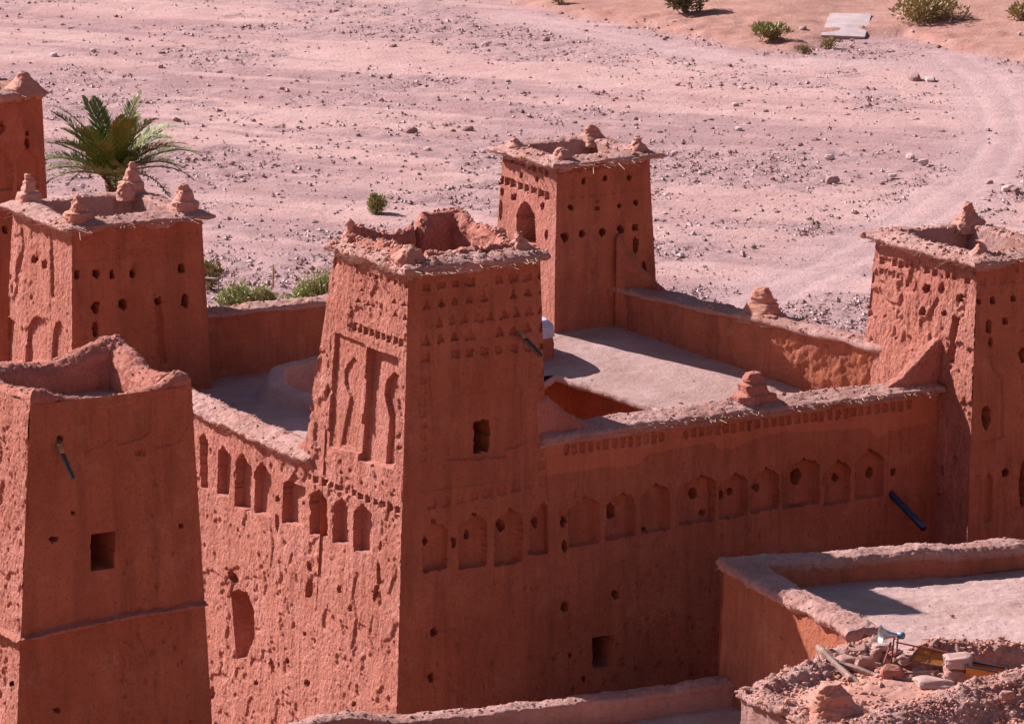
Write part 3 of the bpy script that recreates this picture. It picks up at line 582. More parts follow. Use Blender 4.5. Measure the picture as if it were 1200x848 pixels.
rR = [hole(1147, 354, 6, 5), hole(1163, 352, 7, 8), hole(1188, 350, 6, 7), hole(1159, 383, 7, 15), hole(1178, 377, 6, 9), hole(1161, 401, 5, 10), hole(1156, 489, 9, 30), hole(1132, 557, 6, 6), hole(1178, 553, 7, 9), hole(1199, 415, 8, 20), hole(1147, 560, 5, 5, .05), hole(1199, 565, 10, 50)]
rR += groove([(1160, 408), (1161, 425), (1168, 437), (1174, 442), (1175, 512)], 3, .06) + groove([(1150, 520), (1166, 514), (1176, 511)], 3, .06) + [("niche", [(1154, 612), (1154, 565), (1158, 554), (1163, 562), (1163, 610)], .12)] + row(1152, 330, 1210, 326, 6, 8, 8, .05, "relief_chip") + row(1150, 342, 1210, 338, 6, 7, 6, .04, "relief_chip", True) + row(1146, 544, 1196, 538, 5, 5, 6, .04, "relief_chip")
cR = lambda x, y, z=12.85: tuple(K.W(x, y, z))
Rtow = tower("corner_tower", (18.45, 24.0, -2.15, 5.1), (19.3, 22.9, -1.35, 3.95), -2.6, eR, rR, rL, "right tower with a deeply weathered left face cut off by the photo's edge", (.02, .012, .006), (.04, .03, .02), .045, eave=.38, pinn=[
    (cR(22.5, 3.55, 12.75), cone(.78, .4), .09, 51), (cR(19.75, -.85, 12.75), cone(.5, .3), .09, 52), (cR(22.5, -.95, 12.75), cone(.5, .34), .09, 53)], ncl=600, erodeL=.07, erodeR=.015, chips=(300, 120), clod=.05, inner=.5)

# ---- back walls
def parapet(name, path, label, t=.7, z_in=6.5, z_out=-2.6, over=.12, mat=ADOBE_SHADE, ncl=260, fr=160, amp=(.05, .03, .012), amp_in=(.03, .015, .007), parent=kas, cap=CAP, res=.06, wav=.06, outward=1):
    """wall with its own coping; the path runs along its outer edge, inside to the left"""
    mb = MB(); sweep(mb, path, [(0, z_out, 1), (0, -.12, 0)], res * 1.5, False, (.02, .01, .005), 0, wav, 61, outward); 
    mi = [(t, -.12, 0), (t, z_in, 1)]
    sweep(mb, path, mi, res, False, amp_in, 0, wav, 61, outward)
    o = mb.build(name, mat, parent, label=label)
    mb = MB(); X_, N_ = sweep(mb, path, [(.1, -.18, 0), (-over, -.14, 0), (-over - .03, -.06, 0), (-over * .6, .02, 0), (t * .5, .1, 0), (t + over * .6, .02, 0), (t + over, -.06, 0), (t + over * .9, -.13, 0), (t - .1, -.18, 0)], res, False, amp, .05, wav, 61, outward, .04)
    mb.build("coping", cap, o)
    if ncl: clods(X_, N_, ncl, o, CLOD, .02, .07)
    if fr: fringe([A3(*(np.array(q))) + 0 for q in path], fr, o, (.06, .2), False, -over * .8, -.08, outward)
    return o
# inside lies to the left when walking the outer edge with side=+1
back = parapet("curtain_wall", [K.W(13.8, 17.2, 9.6), K.W(10.5, 20.9, 9.0), K.W(8.5, 21.35, 8.8), K.W(3.4, 21.35, 8.85)], "back wall behind the nearest tower running from left tower to back tower", .75)
mb = MB()
rb = parapet("curtain_wall", [K.W(20.05, 3.1, 9.2), K.W(19.7, 4.2, 9.2), K.W(18.6, 7.45, 9.42), K.W(17.45, 10.8, 9.55), K.W(16.3, 14.1, 9.75)], "far right wall between back tower and right tower carrying a single pinnacle", .75, amp_in=(.03, .045, .04))
c = K.W(17.95, 8.35, 9.4)
blob([(-.15, 1.0, .5, 0, 0), (.18, .78, .42, 0, 0), (.22, .62, .36, .05, 0), (.5, .5, .3, .06, 0), (.55, .36, .26, .05, 0), (.85, .26, .2, .03, 0), (1.02, .14, .1, 0, 0), (1.03, .01, .01, 0, 0)], c, amp=.07, seed=17, rot=R(138), sq=.6).build("pinnacle", CLOD, rb)
# sloping buttress on the back tower's right face
mb = MB(); sweep(mb, [K.W(15.75, 13.75, 11.5), K.W(15.95, 13.55, 11.0), K.W(16.3, 13.35, 10.5), K.W(16.75, 13.1, 10.0), K.W(17.0, 12.6, 9.6)], [(-.3, 8.0, 1), (-.26, -.3, 0), (-.05, .0, 0), (.2, -.1, 0), (.35, 7.0, 1)], .06, False, (.05, .03, .012), 0, .05, 71, -1)
mb.build("buttress", ADOBE_SHADE, Btow)

# ---- roof terrace round the courtyard
YARD = [(5.0, 16.8), (8.2, 16.8), (8.7, 10.3), (11.2, 10.1), (12.6, 6.4), (12.4, 5.6), (5.2, 5.6), (4.7, 12.6)]
FLOOR = [(.6, .6), (19.4, .6), (19.4, 4), (16.4, 13.9), (13.6, 17.3), (10.4, 20.75), (.6, 20.75)]
def tz(X, Y):
    z = 6.62 + (.68 + .15 * np.clip(Y - 6, -.4, 9)) * sm(8.4, 10.6, X); Pq = np.stack([X, Y, 0 * X], -1)
    return z + .04 * vn(Pq, .5, 81)
mb = MB(); sheet(mb, K, .6, 18.7, .6, 20.75, .08, tz, lambda X, Y: ~inpoly(X, Y, YARD) & inpoly(X, Y, FLOOR), .03)
ter = mb.build("roof_terrace", DUST, kas)
idx = rng.random((260, 2)) * A3(17, 19) + A3(1, 1); ok = ~inpoly(idx[:, 0], idx[:, 1], YARD) & inpoly(idx[:, 0], idx[:, 1], FLOOR); idx = idx[ok]
V, T = lumps(np.array([K.W(x, y, float(tz(np.array(x), np.array(y))) + .01) for x, y in idx]), .015 + .05 * rng.random(len(idx)) ** 4); MB().add(V, T).build("loose_clods", CLOD, ter, smooth=False, kind="stuff")
yard = MB()
YB = [(4.8, 17.0), (8.4, 17.0), (8.9, 10.8), (12.3, 10.9), (13.9, 6.8), (13.6, 5.0), (5.0, 5.2), (4.6, 12.6)]  # walls set back, terrace overhang widened to keep them in shade
sweep(yard, [K.W(x, y, float(tz(np.array(float(x)), np.array(float(y)))) - .08) for x, y in YB], [(0, 0, 0), (0, 2.6, 1)], .15, True, (.03, .02, .01), 0, 0, 83)
sheet(yard, K, 4, 14.2, 4.8, 17.2, .3, lambda X, Y: 2.7 + 0 * X)
yard.build("courtyard", ADOBE_SHADE, kas)
mb = MB(); rim = [K.W(5.9, 12.2, 6.7), K.W(4.9, 14.0, 6.85), K.W(4.3, 16.2, 7.3), K.W(4.8, 17.1, 7.6), K.W(6.2, 17.25, 7.75), K.W(8.6, 17.2, 7.8)]
sweep(mb, rim, [(-.75, -1.0, 0), (-.4, -.45, 0), (-.2, -.08, 0), (.0, .02, 0), (.2, -.02, 0), (.32, -.3, 0), (.36, -1.6, 0)], .06, False, (.05, .03, .012), 0, .05, 85, -1); mb.build("courtyard_rim", DUST, ter)
mb = MB(); sweep(mb, [K.W(x, y, float(tz(np.array(x), np.array(y)))) for x, y in ((8.7, 10.3), (11.2, 10.1), (12.6, 6.4), (12.4, 5.6))], [(.25, -.02, 0), (.05, .05, 0), (-.04, .0, 0), (-.06, -.16, 0), (.1, -.24, 0), (1.2, -.26, 0)], .06, False, (.03, .03, .016), .02, .03, 87); mb.build("courtyard_edge", DUST, ter)
# low stair head with a pale limewashed top, half hidden behind the nearest tower
LIME = plain("limewash_blue", (.52, .53, .62), .9, 0, .3, 3, .3, (.34, .42, .62))
c = K.W(10.4, 12.3, 7.9)
sh = blob([(-.6, 1.75, 1.0, 0, 0), (1.2, 1.65, .95, 0, 0), (1.4, 1.5, .8, 0, 0), (1.5, .8, .4, 0, 0), (1.52, .01, .01, 0, 0)], c, n=60, amp=.03, seed=19, rot=R(30.2), sq=.4).build("stair_head", ADOBE_SHADE, kas)
blob([(-.35, 1.72, 1.0, 0, 0), (.0, 1.68, .97, 0, 0), (.2, 1.5, .8, 0, 0), (.26, .8, .4, 0, 0), (.28, .01, .01, 0, 0)], A3(c[0], c[1], 9.2), n=60, amp=.02, seed=20, rot=R(30.2), sq=.4).build("limewashed_top", LIME, sh)

# ---- wooden spouts
WOOD = plain("grey_wood", (.23, .17, .15), .8, 0, .5, 9, .4); WOODL = plain("fresh_wood", (.52, .30, .15), .8, 0, .4, 9, .4); WOODP = plain("pale_wood", (.46, .30, .25), .85, 0, .4, 8, .5)
def spout(a, b, parent, wd=.17):
    d = (b - a) / np.linalg.norm(b - a); s = np.cross(d, (0, 0, 1)); s /= np.linalg.norm(s); u = np.cross(s, d); mb = MB()
    prof = [(-.5, .3), (-.45, -.35), (-.2, -.5), (.2, -.5), (.45, -.35), (.5, .3), (.32, .3), (.24, -.2), (-.24, -.2), (-.32, .3)]; n = len(prof); V = []
    for k, p in enumerate((a - d * .25, a + (b - a) * .35, b)): V += [p + (s * x + u * y) * wd * (1, 1, .85)[k] for x, y in prof]
    mb.add(V, [(i * n + j, i * n + (j + 1) % n, (i + 1) * n + (j + 1) % n, (i + 1) * n + j) for i in (0, 1) for j in range(n)]); e = 2 * n
    mb.add(V[e:], [(0, 1, 8, 9), (1, 2, 7, 8), (2, 3, 6, 7), (3, 4, 5, 6)])
    o = mb.build("wooden_spout", WOOD, parent, smooth=False)
    mb = MB(); bar(mb, a + d * .02 + u * wd * .36, a + d * .3 + u * wd * .3, wd * .9, wd * .25, u); mb.build("spout_lining", WOODL, o if parent.parent is None else parent, smooth=False); return o
spout(K.W(*K.plane(609, 391, 'y', .15)), K.W(*K.plane(634, 417, 'y', -.95)), Ntow)

# ================================================================== LEFT FOREGROUND HOUSE
TF = Frame(atY(30, 640, 106.0), 30.2)
fc = lambda px, py: TF.plane(px, py, 'y', 0.0)
tb = empty("adobe_house", tuple(TF.W(2, 2, -1.5)), label="plain tall mud house filling the left foreground with a wavy parapet and a wooden spout", cat="house")
tfr = [("window", [(107, 626), (135, 623), (134, 664), (107, 669)], 3), hole(63, 632, 10, 7, .25), hole(212, 616, 6, 5, .25), hole(67, 832, 9, 6, .2), hole(70, 515, 7, 9, .3), hole(85, 600, 4, 4, .2),
       ("panel", [(97, 484), (129, 479), (130, 515), (122, 522), (97, 531)], .03), ("panel", [(136, 474), (177, 467), (176, 505), (168, 514), (138, 521)], .035), ("panel", [(181, 466), (223, 456), (221, 500), (210, 518), (180, 526)], .03)]
tfr += groove([(140, 760), (146, 775), (143, 790), (150, 800)], 2, .03) + groove([(160, 740), (170, 760), (174, 780)], 2, .03) + groove([(60, 560), (62, 600)], 1.6, .02) + groove([(100, 750), (96, 775)], 2, .03)
wall = MB(); wl_ = MB(); bagR, bagL = [], []
xr = fc(226, 450)[0]; xr2 = fc(246, 848)[0]; x0 = fc(37, 470)[0]; x1 = fc(16, 848)[0]
zb, zt = -1.5, 13.05
k_ = (xr2 - xr) / (13.3 - 4.3); xrb = xr + k_ * (zt - zb); k0 = (x1 - x0) / 9.; x0b = x0 + k0 * (zt - zb)
nv = int((zt - zb) / .035)
B4 = [TF.W(x0b, -.25, zb), TF.W(xrb, -.25, zb), TF.W(xrb, 5.2, zb), TF.W(x0b, 5.2, zb)]; T4 = [TF.W(x0, .1, zt), TF.W(xr, .1, zt), TF.W(xr, 4.4, zt), TF.W(x0, 4.4, zt)]
cut(wall, bagR, B4[0], B4[1], T4[1], T4[0], .035, tfr, (.02, .010, .005), .006, -TF.ux, TF.ux, nv, seed=101, chips=600)
cut(wl_, bagL, B4[3], B4[0], T4[0], T4[3], .035, [hole(14, 800, 4, 5)], (.04, .04, .02), .01, TF.uy, -TF.uy, nv, seed=103, chips=300, erode=.05)
cut(wall, [], B4[1], B4[2], T4[2], T4[1], .3, (), (.02, .01, .005), 0, -TF.uy, TF.uy, nv); cut(wall, [], B4[2], B4[3], T4[3], T4[2], .3, (), (.02, .01, .005), 0, TF.ux, -TF.ux, nv)
tw = wall.build("walls", ADOBE_SHADE, tb); wl_.build("weathered_sunlit_face", CRUST_LIT, tw); place(bagR, tw, ADOBE_SHADE)
zz = lambda px, py, Y: atY(px, py, Y)[2]
ring = [TF.W(x0 + .02, .12, 13.4), TF.W(x0 + .5, .12, 13.36), TF.W(x0 + 1.0, .12, 13.12), TF.W(x0 + 1.5, .12, 12.96), TF.W(x0 + 2.3, .12, 12.94), TF.W(x0 + 3.2, .12, 13.0), TF.W(x0 + 3.7, .12, 13.12), TF.W(xr - .4, .12, 13.4), TF.W(xr - .02, .12, 13.42), TF.W(xr - .02, 1.2, 13.16), TF.W(xr - .02, 2.4, 13.12), TF.W(xr - .02, 3.5, 13.5), TF.W(xr - .02, 4.3, 13.74), TF.W(xr - .7, 4.3, 13.68), TF.W(xr - 1.6, 4.3, 13.42), TF.W(x0 + 2, 4.3, 13.22), TF.W(x0 + .02, 4.3, 13.25), TF.W(x0 + .02, 2.5, 13.05)]
mb = MB(); X_, N_ = sweep(mb, ring, [(0, zt - .2, 1), (.0, -.16, 0), (.06, -.04, 0), (.2, .04, 0), (.4, .0, 0), (.55, -.12, 0), (.66, -.28, 0), (.7, 12.25, 1)], .045, True, (.05, .035, .02), .03, .06, 105)
mb.build("parapet", CRUST_LIT, tb); clods(X_, N_, 520, tb, CAP, .015, .05)
mb = MB(); sheet(mb, TF, x0 + .1, xr - .1, .2, 4.3, .07, lambda X, Y: 12.38 + 0 * X, None, .04); mb.build("roof", DUST, tb)
# thin mud string course round the house
pl = [TF.W(*TF.plane(px, py, 'y', -.16)) for px, py in ((13, 752), (22, 751), (60, 741), (100, 733), (150, 723), (200, 715), (243, 708))]
mb = MB(); pl2 = [TF.W(x0b + .2, 4.5, pl[0][2] + .05)] + pl[1:]
sweep(mb, pl2, [(.12, .08, 0), (.0, .02, 0), (-.06, .01, 0), (-.07, -.04, 0), (-.02, -.07, 0), (.12, -.1, 0)], .035, False, (.02, .025, .02), .02, .03, 107, 1, .05); mb.build("string_course", CRUST_LIT, tb)
spout(TF.W(*TF.plane(68, 521, 'y', .05)), TF.W(*TF.plane(86, 561, 'y', -.75)), tb, .15)

# ================================================================== FAR LEFT TOWER
FF = Frame(atY(52, 215, 152.0), 30.2)
ff = [hole(32, 157, 4, 6), hole(32, 168, 5, 12), hole(1, 150, 10, 16, .2, "window"), ("niche", [(-14, 225), (-14, 185), (-4, 173), (5, 178), (14, 192), (15, 222)], .12), ("niche", [(20, 222), (20, 187), (31, 174), (44, 186), (46, 219)], .12), hole(6, 270, 5, 9)] + row(-30, 122, 44, 114, 8, 6, 7, .03, "relief_chip")
ez = atY(48, 114, 151)[2]
ftb = empty("distant_tower", tuple(FF.W(-2.5, 2, -3)), label="tall red mud tower at the left edge behind the palm and left tower", cat="tower")
tower("tower_shaft", (-5.8, .35, -.3, 5), (-5.2, -.02, 0, 4.5), -3.2, ez, ff, (), None, (.02, .012, .006), (.03, .02, .01), .06, eave=.12, parent=ftb, Fm=FF, nfr=60, ncl=120, pinn=[
    (tuple(FF.W(-.5, .5, ez + .1)), cone(.65, .55), .06, 61), (tuple(FF.W(-.9, 3.9, ez + .1)), stepped(1.0, .6), .06, 62), (tuple(FF.W(-4.6, .5, ez + .1)), cone(.7, .5), .06, 63)], chips=(30, 10))

# ================================================================== LOW ROOF IN FRONT OF THE KASBAH, RIGHT FOREGROUND HOUSE
HF = Frame(atY(840, 662, 117.5), 24.0)
hh = empty("flat_roofed_house", tuple(HF.W(5, -4, -2)), label="house on the right with a flat dusty roof inside a thick rounded parapet", cat="house")
L_ = 7.7
mb = MB(); bag = []
cut(mb, bag, HF.W(-.12, 0, -2.6), HF.W(-.12, -L_, -2.6), HF.W(.22, -L_, 5.75), HF.W(.22, 0, 5.8), .045, groove([(880, 715), (884, 740), (880, 770)], 2, .03) + groove([(905, 730), (912, 760), (908, 785)], 2, .03) + groove([(870, 700), (876, 725)], 2, .02) + groove([(896, 720), (890, 735)], 2, .02), (.03, .012, .007), .01, HF.uy, -HF.uy, seed=111, chips=90)
cut(mb, bag, HF.W(20, .12, -2.6), HF.W(-.12, .12, -2.6), HF.W(.2, .0, 5.8), HF.W(20, 0, 4.9), .4, (), (.03, .01, .006), 0, None, -HF.ux)
cut(mb, bag, HF.W(-.12, -L_, -2.6), HF.W(1.0, -L_, -2.6), HF.W(1.0, -L_, 5.78), HF.W(.22, -L_, 5.78), .05, (), (.02, .012, .006), 0, -HF.ux, None)
hw = mb.build("walls", ADOBE_SHADE, hh)
mb = MB(); pth = [HF.W(.22, -L_ - .1, 5.8), HF.W(.22, -5, 5.86), HF.W(.22, -2, 5.9), HF.W(.22, 0, 5.95), HF.W(3, 0, 5.86), HF.W(6, 0, 5.72), HF.W(9, 0, 5.55), HF.W(13, 0, 5.3), HF.W(18, 0, 5.0)]
X_, N_ = sweep(mb, pth, [(.1, -.3, 0), (-.14, -.2, 0), (-.2, -.08, 0), (-.12, .03, 0), (.3, .12, 0), (.7, .08, 0), (.84, -.04, 0), (.8, -.16, 0), (.7, -.3, 0)], .04, False, (.06, .04, .022), .035, .07, 115, -1, .05)
mb.build("coping", CAP, hh); clods(X_, N_, 420, hh, CAP, .015, .05); fringe(pth[:4], 90, hh, (.04, .14), False, -.14, -.1, -1)
mb = MB(); sweep(mb, pth, [(.7, -.15, 0), (.78, 4.9, 1)], .05, False, (.03, .018, .012), 0, .07, 115, -1); mb.build("inner_face", ADOBE_SHADE, hh)
mb = MB(); sheet(mb, HF, .6, 18, -10, -.4, .07, lambda X, Y: 5.2 - .035 * X, None, .06); rf = mb.build("roof", DUST, hh)
V, T = lumps(np.array([HF.W(x, y, 5.21 - .035 * x) for x, y in rng.random((260, 2)) * A3(15, 7.4) + A3(1, -8)]), .012 + .05 * rng.random(260) ** 4); MB().add(V, T).build("loose_clods", CLOD, rf, smooth=False, kind="stuff")
mb = MB(); cut(mb, [], HF.W(.7, -9.95, -2.6), HF.W(18, -9.95, -2.6), HF.W(18, -9.95, 4.4), HF.W(.7, -9.95, 5.0), .3); mb.build("front_wall", ADOBE_SHADE, hh)
# low lean-to roof with its parapet
lowh = empty("low_house", tuple(HF.W(-4, -3, -2)), label="low roof with a straight parapet in front of the kasbah's foot", cat="house")
pts = [atY(x, y, Yv) for x, y, Yv in ((322, 850, 115.4), (405, 833, 115.7), (470, 839, 115.95), (560, 831, 116.2), (640, 820, 116.5), (740, 808, 116.8), (838, 795, 117.2), (856, 793, 117.3))]
mb = MB(); X_, N_ = sweep(mb, pts, [(-.05, -2.6, 1), (-.02, -.14, 0), (-.06, -.06, 0), (.08, .05, 0), (.4, .08, 0), (.62, .0, 0), (.66, -.1, 0), (.6, -.16, 0), (.62, .6, 1)], .045, False, (.04, .025, .012), .04, .04, 121, -1)
mb.build("parapet", CAP, lowh); clods(X_, N_, 420, lowh, CAP, .02, .06)
mb = MB(); sheet(mb, HF, -12.5, .15, -9, -.35, .09, lambda X, Y: 1.72 + .1 * (X + 2), None, .05); mb.build("roof", DUST, lowh)
mb = MB(); cut(mb, [], HF.W(-12.5, -9, -3), HF.W(.0, -9, -3), HF.W(.0, -9, 1.8), HF.W(-12.5, -9, .6), .3); mb.build("wall", ADOBE_SHADE, lowh)

# ================================================================== RUBBLE ROOF BOTTOM RIGHT
zf = 5.55
dh = empty("ruined_house", tuple(atZ(1050, 820, 5.5) * A3(1, 1, 0) + A3(0, 0, -1)), label="crumbling roof in the bottom right corner edged with rubble", cat="house")
DA = atZ(868, 812, 5.75); DB = atZ(1000, 756, 5.95); DC = atZ(950, 848, 5.75); DE = atZ(1260, 756, 6.0); DG = atZ(1270, 792, 6.3)
def rubble(path, prof, seed, ncl, side, name="rubble_parapet", cl=.14, cm=(.02, .1), mat=CAP):
    mb = MB(); X_, N_ = sweep(mb, path, prof, .045, False, (.06, .05, .03), cl, .07, seed, side, .05); o = mb.build(name, mat, dh)
    clods(X_, N_, ncl, o, CLOD, *cm); return o
rubble([DC + A3(.35, -1.2, -.05), DC, (DA + DC) / 2, DA, (DA * 2 + DB) / 3 + A3(-.1, .1, 0), (DA + 2 * DB) / 3, DB, DB + A3(.5, .5, .05)], [(.1, -1.5, 1), (.0, -.2, 0), (-.12, -.12, 0), (-.08, .0, 0), (.25, .08, 0), (.55, .0, 0), (.75, -.15, 0), (1.0, zf - .1, 1)], 131, 2400, -1, cm=(.02, .075))
rubble([DB + A3(1.0, -.35, -.1), DB + A3(1.7, -.4, .08), atZ(1090, 750, 6.05), atZ(1150, 754, 6.05), DE], [(-.1, 4.4, 1), (-.05, -.1, 0), (.15, .05, 0), (.4, .05, 0), (.55, -.15, 0), (.6, zf - .2, 1)], 133, 1500, -1, cm=(.02, .085))
rubble([atZ(985, 862, 5.9), atZ(1040, 838, 6.0), atZ(1110, 817, 6.1), atZ(1200, 790, 6.3), DG], [(1.0, zf - .1, 1), (.8, -.2, 0), (.4, .02, 0), (.0, -.02, 0), (-.5, -.3, 0), (-.9, -.7, 0), (-1.6, -1.2, 0), (-1.7, -1.5, 1)], 135, 5200, 1, cl=.07, cm=(.015, .065))
mb = MB(); Fd = Frame(DA, 21.0); dl = lambda p: ((p - Fd.o) @ Fd.ux, (p - Fd.o) @ Fd.uy); B_, E_ = dl(DB), dl(DE)
dkeep = lambda X, Y: (Y < .2 + .42 * X) & (Y > -5.0) & (X > .3) & (Y < B_[1] - .4 + (X - B_[0]) * (E_[1] - B_[1]) / (E_[0] - B_[0]))
def dz(X, Y): return zf + .18 * np.exp(-((X - 3.2) ** 2 / 3 + (Y + .2) ** 2 / 1.6)) + .05 * np.sin(X * 2.1) * np.cos(Y * 1.7)
sheet(mb, Fd, -.1, 9.5, -5.5, 3.6, .06, dz, dkeep, .09); rfl = mb.build("roof", CLOD, dh)
pp = rng.random((4200, 2)) * A3(8, 7.5) + A3(.5, -4.8); pp = pp[dkeep(pp[:, 0], pp[:, 1])]
V, T = lumps(np.array([Fd.W(x, y, float(dz(x, y)) + .03) for x, y in pp]), .015 + .075 * rng.random(len(pp)) ** 3); MB().add(V, T).build("rubble", CLOD, rfl, smooth=False, kind="stuff")
c = atZ(978, 846, 5.6)
blob([(-1.2, .85, .7, 0, 0), (-.1, .8, .65, .03, 0), (.3, .68, .55, .05, 0), (.5, .5, .42, -.05, 0), (.8, .36, .33, -.08, 0), (1.05, .2, .2, -.07, 0), (1.03, .01, .01, 0, 0)], c, n=60, amp=.09, seed=141, rot=.3, sq=.7, sub=.03).build("pinnacle", CLOD, dh)

# ---- things lying on the rubble
def on_roof(px, py, z=None): return atZ(px, py, zf + .05 if z is None else z)
def driftwood(name, pts, r, label, cat, mat=WOODP):
    P_ = np.array(pts); t = np.linspace(0, 1, 14); Q_ = np.stack([np.interp(t, np.linspace(0, 1, len(P_)), P_[:, k]) for k in range(3)], -1)
    Q_ += .02 * np.stack([vn(Q_, 2, k) for k in (3, 4, 5)], -1); mb = MB(); tube(mb, Q_ - Q_[0], r * (1 + .3 * vn(Q_, 4, 6)) * np.linspace(1.1, .8, 14), 6); 
    return obj(name, mesh(np.vstack(mb.V), np.vstack(mb.Q), False, mat), None, tuple(Q_[0]), label=label, cat=cat)
ZB = zf + .12
a = atZ(958, 757, 6.25); b = atZ(1003, 801, ZB - .02)
driftwood("wooden_beam", [a, (a + b) / 2, b], [.085], "pale weathered beam slanting down from the house corner at the left of the pile", "beam")
a = atZ(985, 776, ZB + .25); b = atZ(1068, 797, ZB + .05)
driftwood("bent_branch", [a, (a + b) / 2 + A3(0, 0, -.1), b], [.08], "bent pale branch lying across the front of the debris pile", "branch")
a = atZ(966, 770, ZB + .3); b = atZ(1008, 801, ZB)
driftwood("wooden_beam", [a, b], [.07], "brown shaded plank lying under the pale slanting beam", "beam", WOOD)
for k, (x0_, y0_, z0_, x1_, y1_, z1_, r_, lb) in enumerate(((975, 764, .35, 1032, 778, .15, .045, "thin stick lying between the beams and the loudspeaker post"), (1008, 806, .02, 1044, 799, .05, .04, "short stick lying in front of the bent branch"), (1058, 790, .1, 1100, 786, .12, .035, "thin dark lath under the orange panel"))):
    driftwood("stick", [atZ(x0_, y0_, ZB + z0_), atZ(x1_, y1_, ZB + z1_)], [r_], lb, "stick", WOODP if k < 2 else WOOD)
def stone_mesh(seed, sub=2, amp=.22, box=.0):
    import bmesh
    bm = bmesh.new(); bmesh.ops.create_icosphere(bm, subdivisions=sub, radius=1)
    V = np.array([v.co[:] for v in bm.verts]); 
    if box: V = np.sign(V) * np.abs(V) ** (1 - box)
    V *= (1 + amp * vn(V, 1.1, seed) + amp * .5 * vn(V, 2.6, seed + 1))[:, None]
    Fc = np.array([[v.index for v in f.verts] for f in bm.faces]); bm.free(); return V, Fc
STONE = earth("stone_pink", (.44, .25, .215), (.38, .19, .155), (.30, .14, .11), (.62, .46, .43), .6, 26, .2, .02)
STONEP = earth("stone_pale", (.50, .34, .315), (.43, .27, .245), (.35, .20, .175), (.62, .49, .46), .5, 26, .2, .02)
def stone(px, py, wpx, hpx, lift, label, mat, rz=0, tilt=0, box=.45, seed=0, dep=.8):
    p = atZ(px, py + hpx / 2, zf + .08 + lift); s = p[1] / F; V, Fc = stone_mesh(seed + 200, 3, .3, box); V = V * A3(wpx * s / 2, wpx * s / 2 * dep, hpx * s / 2)
    o = obj("stone", mesh(V, Fc, False, mat), None, tuple(p + A3(0, 0, hpx * s / 2 - .03)), label=label, cat="stone", group="stones on the rubble roof"); o.rotation_euler = (0, R(tilt), R(rz)); return o
stone(1013, 777, 23, 24, .0, "tilted flat-faced pink stone slab behind the bent branch", STONE, 20, 12, .6, 1, .5)
stone(1047, 787, 29, 22, .0, "rough orange stone block below the loudspeaker post", CRUST_LIT, 10, 5, .3, 2)
stone(1093, 798, 50, 13, .0, "long flat pale stone lying in front of the red stand", STONEP, 5, 2, .35, 3, .6)
stone(1122, 772, 35, 16, .36, "upper pale stone stacked behind the red stand's right post", STONEP, 12, -3, .55, 4)
stone(1122, 787, 33, 18, .0, "lower brown-pink stone under another behind the red stand's right post", STONE, 10, 2, .6, 5)
stone(1027, 768, 13, 20, .1, "narrow upright stone just left of the loudspeaker post", STONE, 40, -15, .5, 6)
stone(993, 773, 26, 15, .12, "dark pink stone resting beside the slanting beam's middle", STONE, 15, 5, .4, 7)
stone(1000, 761, 32, 11, .2, "flat pink stone below the parapet end of the house", STONE, 10, 4, .5, 8)
stone(1064, 767, 36, 13, .1, "wide pale stone between loudspeaker post and orange panel", STONEP, 14, -6, .5, 9)
stone(1034, 757, 24, 11, .22, "pinkish stone right under the loudspeaker's mouth", STONEP, 14, 4, .4, 10)
stone(1040, 776, 17, 10, .05, "small white-edged stone at the foot of the loudspeaker post", STONEP, 30, 30, .4, 11)
stone(984, 762, 16, 9, .25, "small pale stone touching the top of the slanting beam", STONEP, 30, 10, .4, 12)
stone(1078, 785, 20, 9, .0, "brown flat stone under the orange panel", STONE, 10, 0, .4, 13)
stone(1180, 812, 16, 10, .4, "lone brown stone on the rubble bank at the right edge", STONE, 10, 0, .4, 14)
# loudspeaker
HORN = plain("horn_metal", (.50, .53, .58), .35, .75, .25, 6); HBLUE = plain("horn_driver_paint", (.16, .30, .46), .45, .3, .3, 8)
Yf = float(atZ(1045, 781, zf + .1)[1]); c = atY(1053, 744, Yf); hs = empty("loudspeaker", tuple(c), label="grey metal horn loudspeaker pointing left above the debris pile", cat="loudspeaker")
ax = A3(-.97, -.22, .12); ax /= np.linalg.norm(ax)
prof = [(.0, .05), (.08, .06), (.2, .085), (.32, .125), (.42, .185), (.47, .235), (.475, .25), (.46, .25), (.44, .22), (.34, .14), (.2, .08), (.1, .05)]
mb = MB(); tube(mb, [c + ax * (t_ + .02) for t_, _ in prof[:7]] , [r_ for _, r_ in prof[:7]], 28, False); mb.build("bell", HORN, hs)
mb = MB(); tube(mb, [c + ax * (t_ + .015) for t_, _ in prof[:7]][::-1], [r_ * .95 for _, r_ in prof[:7]][::-1], 28, False); mb.build("bell_inside", HORN, hs)
mb = MB(); tube(mb, [c + ax * .04, c + ax * -.02, c - ax * .03, c - ax * .13, c - ax * .17], [.07, .075, .1, .1, .06], 20); mb.build("driver", HBLUE, hs)
mb = MB(); bar(mb, c + A3(0, 0, .02), c + A3(-.02, 0, -.2), .07, .03); mb.build("bracket", plain("dark_bracket", (.12, .08, .07), .6, .4), hs, smooth=False)
